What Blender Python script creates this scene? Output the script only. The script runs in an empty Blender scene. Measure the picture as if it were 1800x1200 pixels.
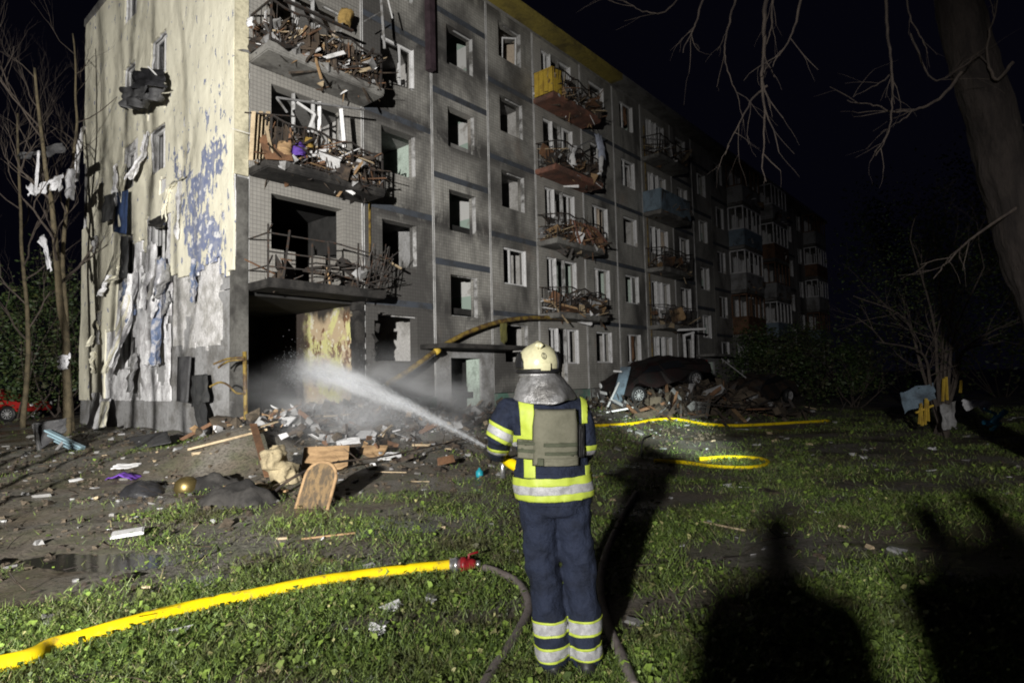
import bpy, bmesh, math, random
import numpy as np
from mathutils import Vector, Matrix, noise
from math import radians as R, sin, cos, pi

scene = bpy.context.scene
col = scene.collection
rng = random.Random(11)

# ------------------------------------------------------------------ camera
CAM_H = 1.68
FPX, PITCH, ROLL = 1063.86, 0.0614, 0.0241
cp_, sp_, cr_, sr_ = cos(PITCH), sin(PITCH), cos(ROLL), sin(ROLL)
AX_X, AX_U, AX_F = Vector((1, 0, 0)), Vector((0, -sp_, cp_)), Vector((0, cp_, sp_))
cam_data = bpy.data.cameras.new("camera")
cam = bpy.data.objects.new("camera", cam_data)
col.objects.link(cam)
right = AX_X * cr_ - AX_U * sr_
up = AX_X * sr_ + AX_U * cr_
m = Matrix((right, up, -AX_F)).transposed().to_4x4()
m.translation = Vector((0, 0, CAM_H))
cam.matrix_world = m
cam_data.sensor_width = 36
cam_data.lens = FPX / 1800 * 36
cam_data.clip_start = 0.05
cam_data.clip_end = 2000
scene.camera = cam

# ------------------------------------------------------------------ world: night sky
world = bpy.data.worlds.new("World")
scene.world = world
world.use_nodes = True
wn = world.node_tree
bg = wn.nodes["Background"]
sky = wn.nodes.new("ShaderNodeTexSky")
sky.sky_type = 'NISHITA'
sky.sun_disc = False
sky.sun_elevation = R(-7)
sky.sun_rotation = R(160)
glow = wn.nodes.new("ShaderNodeMix"); glow.data_type = 'RGBA'; glow.blend_type = 'ADD'; glow.inputs[0].default_value = 1.0
wn.links.new(sky.outputs[0], glow.inputs[6]); glow.inputs[7].default_value = (0.0085, 0.0085, 0.020, 1)   # faint glow of a night sky
wn.links.new(glow.outputs[2], bg.inputs[0])
bg.inputs[1].default_value = 0.15

# ------------------------------------------------------------------ lamps: a floodlight mast behind the camera, an added spill fill, a hand torch
def spot(name, loc, target, power, size, blend, radius, color):
    d = bpy.data.lights.new(name, 'SPOT')
    d.energy, d.spot_size, d.spot_blend, d.shadow_soft_size, d.color = power, R(size), blend, radius, color
    o = bpy.data.objects.new(name, d)
    col.objects.link(o)
    o.location = loc
    o.rotation_euler = (Vector(target) - Vector(loc)).to_track_quat('-Z', 'Y').to_euler()
    return o
LAMP = Vector((-3.62, -8.02, 3.40))
spot("floodlight", LAMP, (-10.2, 15.5, 5.2), 42000, 75, 1.0, 0.12, (1.0, 0.97, 0.90))
spot("flood_spill_fill", LAMP + Vector((0.25, 0, 0)), (0.7, 3.0, 0.3), 9500, 60, 1.0, 0.16, (1.0, 0.97, 0.92))  # added second spot in place of floodlight spill, brightens the firefighter and near yard
spot("hand_torch", (3.2, 1.0, 2.0), (4.35, 18.5, 0.2), 34000, 12, 1.0, 0.03, (0.88, 1.0, 0.92))

scene.view_settings.view_transform = 'Standard'
scene.view_settings.look = 'None'
scene.view_settings.exposure = 0
scene.view_settings.gamma = 1
scene.view_settings.use_curve_mapping = False
scene.cycles.use_denoising = True
scene.cycles.filter_width = 1.9
scene.cycles.max_bounces = 5
scene.cycles.diffuse_bounces = 3
scene.cycles.volume_bounces = 2
scene.cycles.sample_clamp_indirect = 3.0
scene.cycles.volume_max_steps = 128

# ------------------------------------------------------------------ geometry helpers
def pray(x, y):
    a, b = x - 900, 600 - y
    u, v = a * cr_ + b * sr_, -a * sr_ + b * cr_
    return AX_X * u + AX_U * v + AX_F * FPX
def AT(x, y, Y):
    d = pray(x, y)
    return d * (Y / d.y) + Vector((0, 0, CAM_H))
def GR(x, y, z=0.0):
    d = pray(x, y)
    p = d * ((z - CAM_H) / d.z)
    return Vector((p.x, p.y, z))

TH = 0.7048
BX, BY = -6.1558, 14.0958
E_S, E_T = Vector((sin(TH), cos(TH), 0)), Vector((-cos(TH), sin(TH), 0))
BROT = pi / 2 - TH
def BW(s, t, z):
    return Vector((BX, BY, 0)) + E_S * s + E_T * t + Vector((0, 0, z))
def BL(x, y):
    d = Vector((x - BX, y - BY, 0))
    return d.dot(E_S), d.dot(E_T)
def fac(x, y, t=0.0):
    d = pray(x, y); n = E_T
    k = (Vector((BX, BY, 0)).dot(n) + t) / d.dot(n)
    p = d * k
    return (p - Vector((BX, BY, 0))).dot(E_S), p.z + CAM_H
def gab(x, y, s=-0.36):
    d = pray(x, y); n = E_S
    k = (Vector((BX, BY, 0)).dot(n) + s) / d.dot(n)
    p = d * k
    return (p - Vector((BX, BY, 0))).dot(E_T), p.z + CAM_H

def sm(a, b, x):
    t = min(1, max(0, (x - a) / (b - a))); return t * t * (3 - 2 * t)
def nz(x, y, z=0.0):
    return noise.noise(Vector((x, y, z)))

class MB:
    def __init__(s):
        s.v, s.f, s.m = [], [], []
    def add(s, vs, fs, mi=0):
        o = len(s.v)
        s.v.extend([tuple(v) for v in vs]); s.f.extend([tuple(i + o for i in f) for f in fs]); s.m.extend([mi] * len(fs))
    def box(s, c, size, rot=None, mi=0, jit=0.0, r=None):
        h = Vector(size) / 2; vs = []
        for k in range(8):
            p = Vector((h.x if k & 1 else -h.x, h.y if k & 2 else -h.y, h.z if k & 4 else -h.z))
            if jit: p += Vector((r.uniform(-jit, jit) * size[0], r.uniform(-jit, jit) * size[1], r.uniform(-jit, jit) * size[2]))
            if rot is not None: p = rot @ p
            vs.append(p + Vector(c))
        s.add(vs, [(0, 2, 3, 1), (4, 5, 7, 6), (0, 1, 5, 4), (2, 6, 7, 3), (0, 4, 6, 2), (1, 3, 7, 5)], mi)
    def b2(s, a, b, mi=0):
        a, b = Vector(a), Vector(b)
        s.box((a + b) / 2, [abs(x) for x in (b - a)], None, mi)
    def bar(s, p, q, w, h, mi=0, up=(0, 0, 1), roll=0.0):
        p, q = Vector(p), Vector(q); d = q - p; L = d.length
        if L < 1e-5: return
        x = d / L; u = Vector(up)
        if abs(x.dot(u)) > .98: u = Vector((0, 1, 0.1))
        y = u.cross(x).normalized(); z = x.cross(y)
        rot = Matrix((x, y, z)).transposed() @ Matrix.Rotation(roll, 3, 'X')
        s.box((p + q) / 2, (L, w, h), rot, mi)
    def tube(s, pts, r, n=8, mi=0, cap=True):
        pts = [Vector(p) for p in pts]
        rs = r if isinstance(r, (list, tuple)) else [r] * len(pts)
        vs, fs = [], []; prev = None
        for i, p in enumerate(pts):
            t = (pts[min(i + 1, len(pts) - 1)] - pts[max(i - 1, 0)])
            t = t.normalized() if t.length > 1e-7 else Vector((0, 0, 1))
            if prev is None:
                a = Vector((0, 0, 1)) if abs(t.z) < .9 else Vector((1, 0, 0))
                prev = t.cross(a).normalized()
            u = (prev - t * prev.dot(t))
            u = u.normalized() if u.length > 1e-6 else t.orthogonal().normalized()
            prev = u; w = t.cross(u)
            for k in range(n):
                a = 2 * pi * k / n
                vs.append(p + (u * cos(a) + w * sin(a)) * rs[i])
        for i in range(len(pts) - 1):
            for k in range(n):
                k2 = (k + 1) % n
                fs.append((i * n + k, i * n + k2, (i + 1) * n + k2, (i + 1) * n + k))
        if cap:
            fs.append(tuple(range(n - 1, -1, -1))); e = (len(pts) - 1) * n
            fs.append(tuple(e + k for k in range(n)))
        s.add(vs, fs, mi)
    def sheet(s, fn, nu, nv, mi=0, thick=0.0):
        P = [[Vector(fn(i / nu, j / nv)) for j in range(nv + 1)] for i in range(nu + 1)]
        vs = [P[i][j] for i in range(nu + 1) for j in range(nv + 1)]
        idx = lambda i, j: i * (nv + 1) + j
        fs = [(idx(i, j), idx(i + 1, j), idx(i + 1, j + 1), idx(i, j + 1)) for i in range(nu) for j in range(nv)]
        if thick:
            N = len(vs); nv2 = []
            for i in range(nu + 1):
                for j in range(nv + 1):
                    a = P[min(i + 1, nu)][j] - P[max(i - 1, 0)][j]; b = P[i][min(j + 1, nv)] - P[i][max(j - 1, 0)]
                    n = a.cross(b); n = n.normalized() if n.length > 1e-9 else Vector((0, 0, 1))
                    nv2.append(P[i][j] - n * thick)
            vs = vs + nv2
            fs = fs + [tuple(N + k for k in reversed(f)) for f in fs]
            for i in range(nu):
                fs.append((idx(i, 0), N + idx(i, 0), N + idx(i + 1, 0), idx(i + 1, 0)))
                fs.append((idx(i, nv), idx(i + 1, nv), N + idx(i + 1, nv), N + idx(i, nv)))
            for j in range(nv):
                fs.append((idx(0, j), idx(0, j + 1), N + idx(0, j + 1), N + idx(0, j)))
                fs.append((idx(nu, j), N + idx(nu, j), N + idx(nu, j + 1), idx(nu, j + 1)))
        s.add(vs, fs, mi)
    def lathe(s, prof, c, axis=(0, 0, 1), n=20, mi=0):
        ax = Vector(axis).normalized(); u = ax.orthogonal().normalized(); w = ax.cross(u); vs, fs = [], []
        for r, h in prof:
            for k in range(n):
                a = 2 * pi * k / n
                vs.append(Vector(c) + ax * h + (u * cos(a) + w * sin(a)) * max(r, 1e-4))
        for i in range(len(prof) - 1):
            for k in range(n):
                k2 = (k + 1) % n
                fs.append((i * n + k, i * n + k2, (i + 1) * n + k2, (i + 1) * n + k))
        s.add(vs, fs, mi)
    def mesh(s, name, mats, smooth=False):
        me = bpy.data.meshes.new(name)
        me.from_pydata(s.v, [], s.f)
        for mt in (mats if isinstance(mats, (list, tuple)) else [mats]): me.materials.append(mt)
        if any(s.m): me.polygons.foreach_set("material_index", s.m)
        if smooth: me.polygons.foreach_set("use_smooth", [True] * len(me.polygons))
        me.update()
        return me
    def build(s, name, mats, parent=None, smooth=False, bevel=0.0):
        o = link(name, s.mesh(name, mats, smooth), parent)
        if bevel:
            b = o.modifiers.new("bevel", 'BEVEL'); b.width = bevel; b.segments = 2; b.limit_method = 'ANGLE'
        return o

def link(name, data, parent=None, loc=None, rotz=None):
    o = bpy.data.objects.new(name, data); col.objects.link(o)
    if parent: o.parent = parent
    if loc is not None: o.location = loc
    if rotz is not None: o.rotation_euler = (0, 0, rotz)
    return o
def empty(name, loc=(0, 0, 0), rotz=0.0):
    o = bpy.data.objects.new(name, None); col.objects.link(o)
    o.location = loc; o.rotation_euler = (0, 0, rotz); o.empty_display_size = .2
    return o
def tag(o, label=None, cat=None, group=None, kind=None):
    if label: o["label"] = label
    if cat: o["category"] = cat
    if group: o["group"] = group
    if kind: o["kind"] = kind
    return o
def inb(o):                       # a top-level thing whose mesh is given in the building's own axes
    o.location = (BX, BY, 0); o.rotation_euler = (0, 0, BROT); return o
def recenter(o):                  # move the origin of a one-mesh thing to its own base
    me = o.data
    co = np.empty(len(me.vertices) * 3); me.vertices.foreach_get("co", co); co = co.reshape(-1, 3)
    c = np.array([(co[:, 0].min() + co[:, 0].max()) / 2, (co[:, 1].min() + co[:, 1].max()) / 2, co[:, 2].min()])
    co -= c; me.vertices.foreach_set("co", co.ravel()); me.update()
    o.location = Vector(c); return o

# ------------------------------------------------------------------ materials
MATS = {}
def nodes(name):
    mt = bpy.data.materials.new(name); mt.use_nodes = True; MATS[name] = mt
    nt = mt.node_tree
    return mt, nt, nt.nodes["Principled BSDF"], nt.nodes, nt.links
def N(nt, t, **kw):
    n = nt.nodes.new("ShaderNode" + t)
    for k, v in kw.items(): setattr(n, k, v)
    return n
def mix(nt, a, b, f, blend='MIX'):
    n = nt.nodes.new("ShaderNodeMix"); n.data_type = 'RGBA'; n.blend_type = blend
    for sock, val in ((n.inputs[6], a), (n.inputs[7], b), (n.inputs[0], f)):
        if isinstance(val, bpy.types.NodeSocket): nt.links.new(val, sock)
        elif isinstance(val, (int, float)): sock.default_value = val
        else: sock.default_value = (*val, 1)
    return n.outputs[2]
def math_(nt, op, a, b=0.0, clamp=False):
    n = nt.nodes.new("ShaderNodeMath"); n.operation = op; n.use_clamp = clamp
    for sock, val in ((n.inputs[0], a), (n.inputs[1], b)):
        if isinstance(val, bpy.types.NodeSocket): nt.links.new(val, sock)
        else: sock.default_value = val
    return n.outputs[0]
def ramp(nt, v, a, b):
    n = nt.nodes.new("ShaderNodeMapRange"); n.interpolation_type = 'SMOOTHSTEP'
    nt.links.new(v, n.inputs[0]); n.inputs[1].default_value = a; n.inputs[2].default_value = b
    return n.outputs[0]
def noi(nt, vec, scale, detail=4, rough=.55, dist=0.0):
    n = nt.nodes.new("ShaderNodeTexNoise"); n.inputs["Scale"].default_value = scale
    n.inputs["Detail"].default_value = detail; n.inputs["Roughness"].default_value = rough; n.inputs["Distortion"].default_value = dist
    if vec is not None: nt.links.new(vec, n.inputs["Vector"])
    return n.outputs[0]
def bump(nt, bs, h, strength=.5, dist=.02):
    n = nt.nodes.new("ShaderNodeBump"); n.inputs["Strength"].default_value = strength; n.inputs["Distance"].default_value = dist
    nt.links.new(h, n.inputs["Height"]); nt.links.new(n.outputs[0], bs.inputs["Normal"])
def geo_pos(nt):
    return nt.nodes.new("ShaderNodeNewGeometry").outputs["Position"]
def stretch(nt, vec, sc):
    n = nt.nodes.new("ShaderNodeMapping"); n.inputs["Scale"].default_value = sc
    nt.links.new(vec, n.inputs["Vector"]); return n.outputs[0]

def mat(name, c, rough=.8, c2=None, scale=3.0, lo=.4, hi=.65, bmp=.3, bsc=25, bd=.01, metal=0.0, spec=.35, sc=(1, 1, 1), fine=.18, coat=0.0):
    """plain weathered surface: two colours mixed by noise, fine value noise, bump"""
    if name in MATS: return MATS[name]
    mt, nt, bs, nn, ll = nodes(name)
    P = stretch(nt, geo_pos(nt), sc)
    c2 = c2 or tuple(x * .6 for x in c)
    a = ramp(nt, noi(nt, P, scale, 6, .6), lo, hi)
    colr = mix(nt, c, c2, a)
    f = noi(nt, P, scale * 9, 5, .7)
    colr = mix(nt, colr, mix(nt, (1, 1, 1), (.25, .24, .23), ramp(nt, f, .35, .8)), fine * 3 if fine < .33 else 1.0, 'MULTIPLY')
    ll.new(colr, bs.inputs["Base Color"])
    bs.inputs["Roughness"].default_value = rough; bs.inputs["Metallic"].default_value = metal
    bs.inputs["Specular IOR Level"].default_value = spec
    if coat: bs.inputs["Coat Weight"].default_value = coat
    if bmp: bump(nt, bs, noi(nt, P, bsc, 6, .65), bmp, bd)
    return mt

# ================================================================== THE BUILDING
bld = empty("apartment_building", (BX, BY, 0), BROT)
tag(bld, "burnt five-storey panel apartment block with blown-out windows and wrecked balconies", "building")

def bco(nt):
    n = nt.nodes.new("ShaderNodeTexCoord"); n.object = bld; return n.outputs["Object"]
def sep(nt, v):
    n = nt.nodes.new("ShaderNodeSeparateXYZ"); nt.links.new(v, n.inputs[0]); return n.outputs
def comb(nt, x, y, z=0.0):
    n = nt.nodes.new("ShaderNodeCombineXYZ")
    for s_, v in zip(n.inputs, (x, y, z)):
        if isinstance(v, bpy.types.NodeSocket): nt.links.new(v, s_)
        else: s_.default_value = v
    return n.outputs[0]

def tile_mat(name, c1, c2, mortar, tile=.1, sootgain=1.0):
    mt, nt, bs, nn, ll = nodes(name)
    P = bco(nt); x, y, z = sep(nt, P)
    br = N(nt, "TexBrick"); br.offset = 0.0
    ll.new(comb(nt, math_(nt, 'ADD', x, y), z), br.inputs["Vector"])
    for k, v in (("Color1", c1), ("Color2", c2), ("Mortar", mortar)): br.inputs[k].default_value = (*v, 1)
    for k, v in (("Scale", 1), ("Mortar Size", .006), ("Mortar Smooth", .3), ("Bias", 0), ("Brick Width", tile), ("Row Height", tile)): br.inputs[k].default_value = v
    big = noi(nt, stretch(nt, P, (.35, .35, .22)), 1.0, 6, .6, .4)
    drip = noi(nt, stretch(nt, P, (2.6, 2.6, .28)), 1.0, 5, .6)
    # smoke from the burnt flats at the corner, heaviest round the ground-floor fire
    dx = math_(nt, 'MULTIPLY', math_(nt, 'SUBTRACT', x, 2.2), .28); dz = math_(nt, 'MULTIPLY', math_(nt, 'SUBTRACT', z, 5.0), .2)
    dist = math_(nt, 'SQRT', math_(nt, 'ADD', math_(nt, 'MULTIPLY', dx, dx), math_(nt, 'MULTIPLY', dz, dz)))
    fire = math_(nt, 'SUBTRACT', 1.0, ramp(nt, dist, .35, 1.9))
    s1 = ramp(nt, math_(nt, 'ADD', big, math_(nt, 'MULTIPLY', fire, .20)), .40, .66)
    s2 = math_(nt, 'MULTIPLY', ramp(nt, drip, .46, .74), .75)
    smear = ramp(nt, math_(nt, 'ADD', math_(nt, 'MULTIPLY', fire, .62), math_(nt, 'MULTIPLY', noi(nt, stretch(nt, P, (.7, .7, .5)), 1.3, 5, .6, .6), .6)), .66, .95)
    soot = math_(nt, 'MULTIPLY', math_(nt, 'MAXIMUM', math_(nt, 'MAXIMUM', s1, s2), smear), .86 * sootgain)
    zf = math_(nt, 'MULTIPLY', math_(nt, 'FRACT', math_(nt, 'DIVIDE', math_(nt, 'SUBTRACT', z, 1.2 - 2.75), 2.75)), 2.75)
    lint = math_(nt, 'MAXIMUM', ramp(nt, zf, 1.9, 2.65), ramp(nt, zf, .9, .05))
    lint = math_(nt, 'MULTIPLY', math_(nt, 'MULTIPLY', lint, ramp(nt, noi(nt, stretch(nt, P, (1.1, 1.1, .6)), 1.0, 6, .65, .5), .34, .54)), ramp(nt, x, 19.0, 6.0))
    soot = math_(nt, 'MAXIMUM', soot, math_(nt, 'MULTIPLY', lint, .93 * sootgain))
    warm = mix(nt, br.outputs[0], (.34, .24, .18), math_(nt, 'MULTIPLY', ramp(nt, noi(nt, P, .55, 3), .60, .76), .4))
    colr = mix(nt, warm, (.035, .033, .034), soot)
    fn = noi(nt, P, 16, 4, .7)
    colr = mix(nt, colr, (.06, .055, .05), math_(nt, 'MULTIPLY', ramp(nt, fn, .58, .8), .55))
    ll.new(colr, bs.inputs["Base Color"]); bs.inputs["Roughness"].default_value = .62; bs.inputs["Specular IOR Level"].default_value = .3
    h = math_(nt, 'ADD', math_(nt, 'MULTIPLY', br.outputs[1], -.7), math_(nt, 'MULTIPLY', noi(nt, P, 30, 3), .5))
    bump(nt, bs, h, .5, .006)
    return mt
M_TILE = tile_mat("facade_tile", (.41, .40, .375), (.34, .33, .31), (.17, .165, .155))
M_TILE2 = tile_mat("balcony_wall_tile", (.44, .425, .395), (.39, .375, .35), (.22, .21, .20), .1, .55)
M_PLAST = mat("grey_plaster", (.33, .33, .34), .9, (.17, .165, .16), 1.3, .42, .66, .6, 14, .02)
M_CONC = mat("bare_concrete", (.25, .245, .24), .9, (.12, .115, .11), 1.0, .4, .7, .6, 12, .02)
M_CHAR = mat("charred_concrete", (.045, .042, .04), .9, (.015, .014, .014), 2, .4, .6, .6, 15, .02)
M_BAND = mat("blue_band_tile", (.07, .08, .10), .7, (.05, .052, .057), 3, .4, .7, .3, 30, .005)
M_JOINT = mat("joint_mortar", (.62, .62, .63), .85, (.36, .36, .36), 2.5, .4, .7, .3, 30, .005)
M_RED = mat("red_brown_soffit", (.26, .12, .085), .85, (.13, .075, .06), 1.5, .4, .65, .4, 18, .01)
M_SOFF = mat("grey_soffit", (.24, .235, .225), .85, (.10, .095, .09), 1.2, .38, .62, .4, 18, .01)
M_WHITE = mat("white_frame", (.74, .74, .76), .45, (.45, .45, .45), 5, .5, .75, .1, 40, .003, spec=.5)
M_SFRAME = mat("sooty_white_frame", (.52, .52, .53), .55, (.16, .155, .15), 3, .42, .62, .2, 40, .003, spec=.4)
M_WPL = mat("white_plaster", (.48, .47, .465), .9, (.30, .29, .28), 1.6, .45, .7, .3, 20, .01)
M_PINK = mat("cream_wallpaper", (.60, .50, .40), .85, (.45, .36, .29), 2, .45, .7, .2, 20, .01)
M_MINT = mat("mint_paint", (.52, .62, .56), .6, (.30, .36, .32), 2.2, .5, .7, .3, 20, .01)
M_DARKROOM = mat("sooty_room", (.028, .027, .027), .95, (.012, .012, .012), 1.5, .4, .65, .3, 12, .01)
M_OLIVE = mat("ochre_cornice", (.36, .29, .07), .8, (.16, .13, .05), 1.2, .4, .7, .4, 15, .01)
M_IRON = mat("dark_iron", (.055, .05, .048), .6, (.10, .055, .035), 8, .5, .7, .3, 40, .003, metal=.3)
M_IRONL = mat("worn_grey_metal", (.33, .33, .34), .5, (.15, .14, .13), 6, .45, .7, .2, 40, .003, metal=.4)
M_WOOD = mat("raw_timber", (.36, .235, .125), .8, (.20, .125, .065), 3, .4, .7, .4, 30, .005, sc=(1, 1, 4))
M_WOODL = mat("pale_timber", (.47, .375, .25), .8, (.29, .22, .14), 3, .4, .7, .3, 30, .005)
M_WOODD = mat("burnt_timber", (.075, .055, .04), .9, (.025, .02, .018), 4, .4, .6, .5, 25, .01)
M_BROWN = mat("brown_board", (.19, .10, .055), .75, (.09, .05, .03), 3, .4, .7, .3, 25, .006)
M_YELB = mat("yellow_painted_board", (.62, .43, .06), .6, (.40, .26, .05), 3, .45, .7, .2, 25, .005)
M_BLUEG = mat("blue_grey_sheet", (.20, .27, .34), .55, (.11, .14, .17), 2, .45, .7, .2, 20, .005)
M_GREEN = mat("green_plinth_paint", (.10, .20, .16), .8, (.22, .225, .21), 1.6, .42, .6, .4, 18, .01)
M_RUST = mat("rusty_yellow_pipe", (.27, .19, .045), .6, (.09, .055, .03), 5, .40, .60, .3, 30, .005)

def stair_mat():
    mt, nt, bs, nn, ll = nodes("stairwell_paint")
    P = bco(nt); x, y, z = sep(nt, P)
    zz = math_(nt, 'FRACT', math_(nt, 'DIVIDE', math_(nt, 'SUBTRACT', z, 1.3 - 2.75 * 2), 1.375))
    c = mix(nt, (.30, .38, .34), (.52, .52, .52), ramp(nt, zz, .40, .42))
    c = mix(nt, c, (.22, .20, .18), math_(nt, 'MULTIPLY', ramp(nt, noi(nt, P, 2.4, 5), .55, .72), .8))
    ll.new(c, bs.inputs["Base Color"]); bs.inputs["Roughness"].default_value = .7
    return mt
M_STAIR = stair_mat()
def peel_mat():
    mt, nt, bs, nn, ll = nodes("peeling_burnt_wallpaper")
    P = bco(nt)
    n1 = noi(nt, P, 1.3, 5, .6, .3); n2 = noi(nt, stretch(nt, P, (1, 1.2, .7)), 2.6, 5, .65)
    c = mix(nt, (.56, .54, .25), (.46, .36, .24), ramp(nt, n1, .44, .50))
    c = mix(nt, c, (.16, .085, .045), ramp(nt, n2, .53, .60))
    c = mix(nt, c, (.62, .58, .46), ramp(nt, noi(nt, P, 3.7, 3), .60, .63))
    x, y, z = sep(nt, P)
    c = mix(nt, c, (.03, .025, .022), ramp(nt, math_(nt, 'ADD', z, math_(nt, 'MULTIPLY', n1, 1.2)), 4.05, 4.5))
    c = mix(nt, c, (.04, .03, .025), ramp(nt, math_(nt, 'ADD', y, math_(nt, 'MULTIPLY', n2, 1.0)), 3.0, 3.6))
    ll.new(c, bs.inputs["Base Color"]); bs.inputs["Roughness"].default_value = .85
    bump(nt, bs, n2, .6, .03)
    return mt
M_PEEL = peel_mat()

def rect_wall(mb, u0, u1, v0, v1, holes, d0, d1, P, mi=0):
    """slab between depths d0 (front) and d1 with rectangular holes; P maps (u,v,d) to a point"""
    us = sorted({u0, u1, *[min(max(h[i], u0), u1) for h in holes for i in (0, 1)]})
    vs = sorted({v0, v1, *[min(max(h[i], v0), v1) for h in holes for i in (2, 3)]})
    solid = lambda i, j: 0 <= i < len(us) - 1 and 0 <= j < len(vs) - 1 and not any(
        h[0] < (us[i] + us[i + 1]) / 2 < h[1] and h[2] < (vs[j] + vs[j + 1]) / 2 < h[3] for h in holes)
    for i in range(len(us) - 1):
        for j in range(len(vs) - 1):
            if not solid(i, j): continue
            a, b, c, d = us[i], us[i + 1], vs[j], vs[j + 1]
            q = lambda *k: mb.add([P(*x) for x in k], [(0, 1, 2, 3)], mi)
            q((a, c, d0), (b, c, d0), (b, d, d0), (a, d, d0)); q((a, c, d1), (a, d, d1), (b, d, d1), (b, c, d1))
            if not solid(i - 1, j): q((a, c, d0), (a, d, d0), (a, d, d1), (a, c, d1))
            if not solid(i + 1, j): q((b, c, d0), (b, c, d1), (b, d, d1), (b, d, d0))
            if not solid(i, j - 1): q((a, c, d0), (a, c, d1), (b, c, d1), (b, c, d0))
            if not solid(i, j + 1): q((a, d, d0), (b, d, d0), (b, d, d1), (a, d, d1))
PF = lambda u, v, d: (u, d, v)
FH, Z0, ZTOP = 2.75, 1.20, 14.95
WA, WB_ = 3.24, 2.62
pattern = "ABSBABBABSBABABSBABBA"
bays = []; s_ = 0.0
for ch in pattern:
    w = WA if ch == 'A' else WB_
    if s_ + w > 55.5: break
    bays.append((ch, s_, s_ + w)); s_ += w
S_END = s_
ZW0, ZW1 = 2.27, 3.59
GAP = .012
HOLES = {'A': [(.56, 1.21, 4.97 - FH - Z0, ZW1 - Z0), (1.205, 1.775, 4.10 - FH - Z0, ZW1 - Z0), (1.77, 2.60, 4.97 - FH - Z0, ZW1 - Z0)],
         'B': [(.66, 1.94, ZW0 - Z0, ZW1 - Z0)], 'S': [(.70, 1.94, 3.72 - 2.65, 5.05 - 2.65)]}
pmesh = {}
def panel(kind, s0, z, h=FH, holes=None, matl=None):
    key = (kind, round(h, 3), str(holes), matl.name if matl else '')
    if key not in pmesh:
        mb = MB(); w = WA if kind == 'A' else WB_
        rect_wall(mb, GAP, w - GAP, GAP, h - GAP, HOLES[kind] if holes is None else holes, 0, .32, PF)
        pmesh[key] = mb.mesh("wall_panel", matl or (M_TILE2 if kind == 'A' else M_TILE))
    return link("wall_panel", pmesh[key], bld, (s0, 0, z))

def strip(mb_name, a, b, matl):
    mb = MB(); mb.b2(a, b); return mb.build(mb_name, matl, bld)

fr_mesh = {}
def window(s0, s1, z0, z1, style, rnd):
    """white plastic frame set in the opening; blown-out ones keep only some bars"""
    w, h = s1 - s0, z1 - z0
    var = rnd.randrange(5)
    key = (round(w, 2), round(h, 2), style, var)
    if key not in fr_mesh:
        r2 = random.Random(var * 7 + 3); mb = MB(); f = .065
        mb.b2((0, .10, 0), (f, .17, h)); mb.b2((w - f, .10, 0), (w, .17, h))
        mb.b2((f, .10, h - f), (w - f, .17, h)); mb.b2((f, .10, 0), (w - f, .17, f))
        if style == 'whole' or (style == 'part' and var != 2):
            c = w * (.36 if var % 2 else .62)
            mb.b2((c - .035, .105, f), (c + .035, .165, h - f))
        if style == 'gone':
            mb = MB(); f = .035; mb.b2((w - f, .08, h * .1 * (var % 2)), (w - .002, .14, h * (1 - .12 * (var == 3))))
            if var in (0, 3): mb.b2((w * .35, .09, h - f), (w - f, .13, h - .002))
            if var > 2: mb.b2((0, .09, 0), (w - f, .15, f * .8))
        mb.b2((w - .014, .012, h * .08 * (var % 3)), (w - .001, .10 + .07 * (var % 2), h))
        fr_mesh[key] = mb.mesh("window_frame", M_SFRAME if style == 'gone' else M_WHITE)
    o = link("window_frame", fr_mesh[key], bld, (s0, 0, z0))
    if style in ('part', 'gone') and rnd.random() < .28 and w > 1:
        k2 = ('sash', round(h, 2))
        if k2 not in fr_mesh:
            mb = MB(); f = .05; W = .55; H = h - .16
            for a, b in (((0, 0, 0), (f, .05, H)), ((W - f, 0, 0), (W, .05, H)), ((f, 0, 0), (W - f, .05, f)), ((f, 0, H - f), (W - f, .05, H))): mb.b2(a, b)
            fr_mesh[k2] = mb.mesh("sash", M_WHITE)
        q = link("sash", fr_mesh[k2], o, (w - .08, .20, .08)); q.rotation_euler = (rnd.uniform(-.05, .08), rnd.uniform(-.12, .1), R(rnd.uniform(95, 165)))
    if rnd.random() < .30 and s0 > 14:
        mb = MB(); sd_ = rnd.random() * 50; x0 = rnd.choice((.05, w * .45)); ww = w * rnd.uniform(.25, .5); hh = h * rnd.uniform(.5, .95)
        mb.sheet(lambda u, v: (x0 + ww * u * (1 - .3 * v * nz(v * 2, sd_) ) + .05 * nz(v * 3, sd_), .22 + .05 * sin(u * 17 + sd_) + .04 * nz(u * 3, v * 3, sd_), h - .05 - hh * v * (1 - .25 * nz(u * 5, sd_ + 2))), 12, 8, 0, .006)
        mb.build("curtain", rnd.choice([M_WPL, M_PINK, M_BROWN, M_PLAST]), o, True)
    if style == 'whole':
        k3 = ('pane', round(w, 2), round(h, 2))
        if k3 not in fr_mesh:
            mb = MB(); mb.b2((.06, .132, .06), (w - .06, .138, h - .06)); fr_mesh[k3] = mb.mesh("pane", M_GLASS)
        link("pane", fr_mesh[k3], o)
    return o
mt, nt, bs, nn, ll = nodes("window_glass")
bs.inputs["Base Color"].default_value = (.02, .022, .025, 1); bs.inputs["Roughness"].default_value = .06
bs.inputs["Alpha"].default_value = .45; M_GLASS = mt

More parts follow.
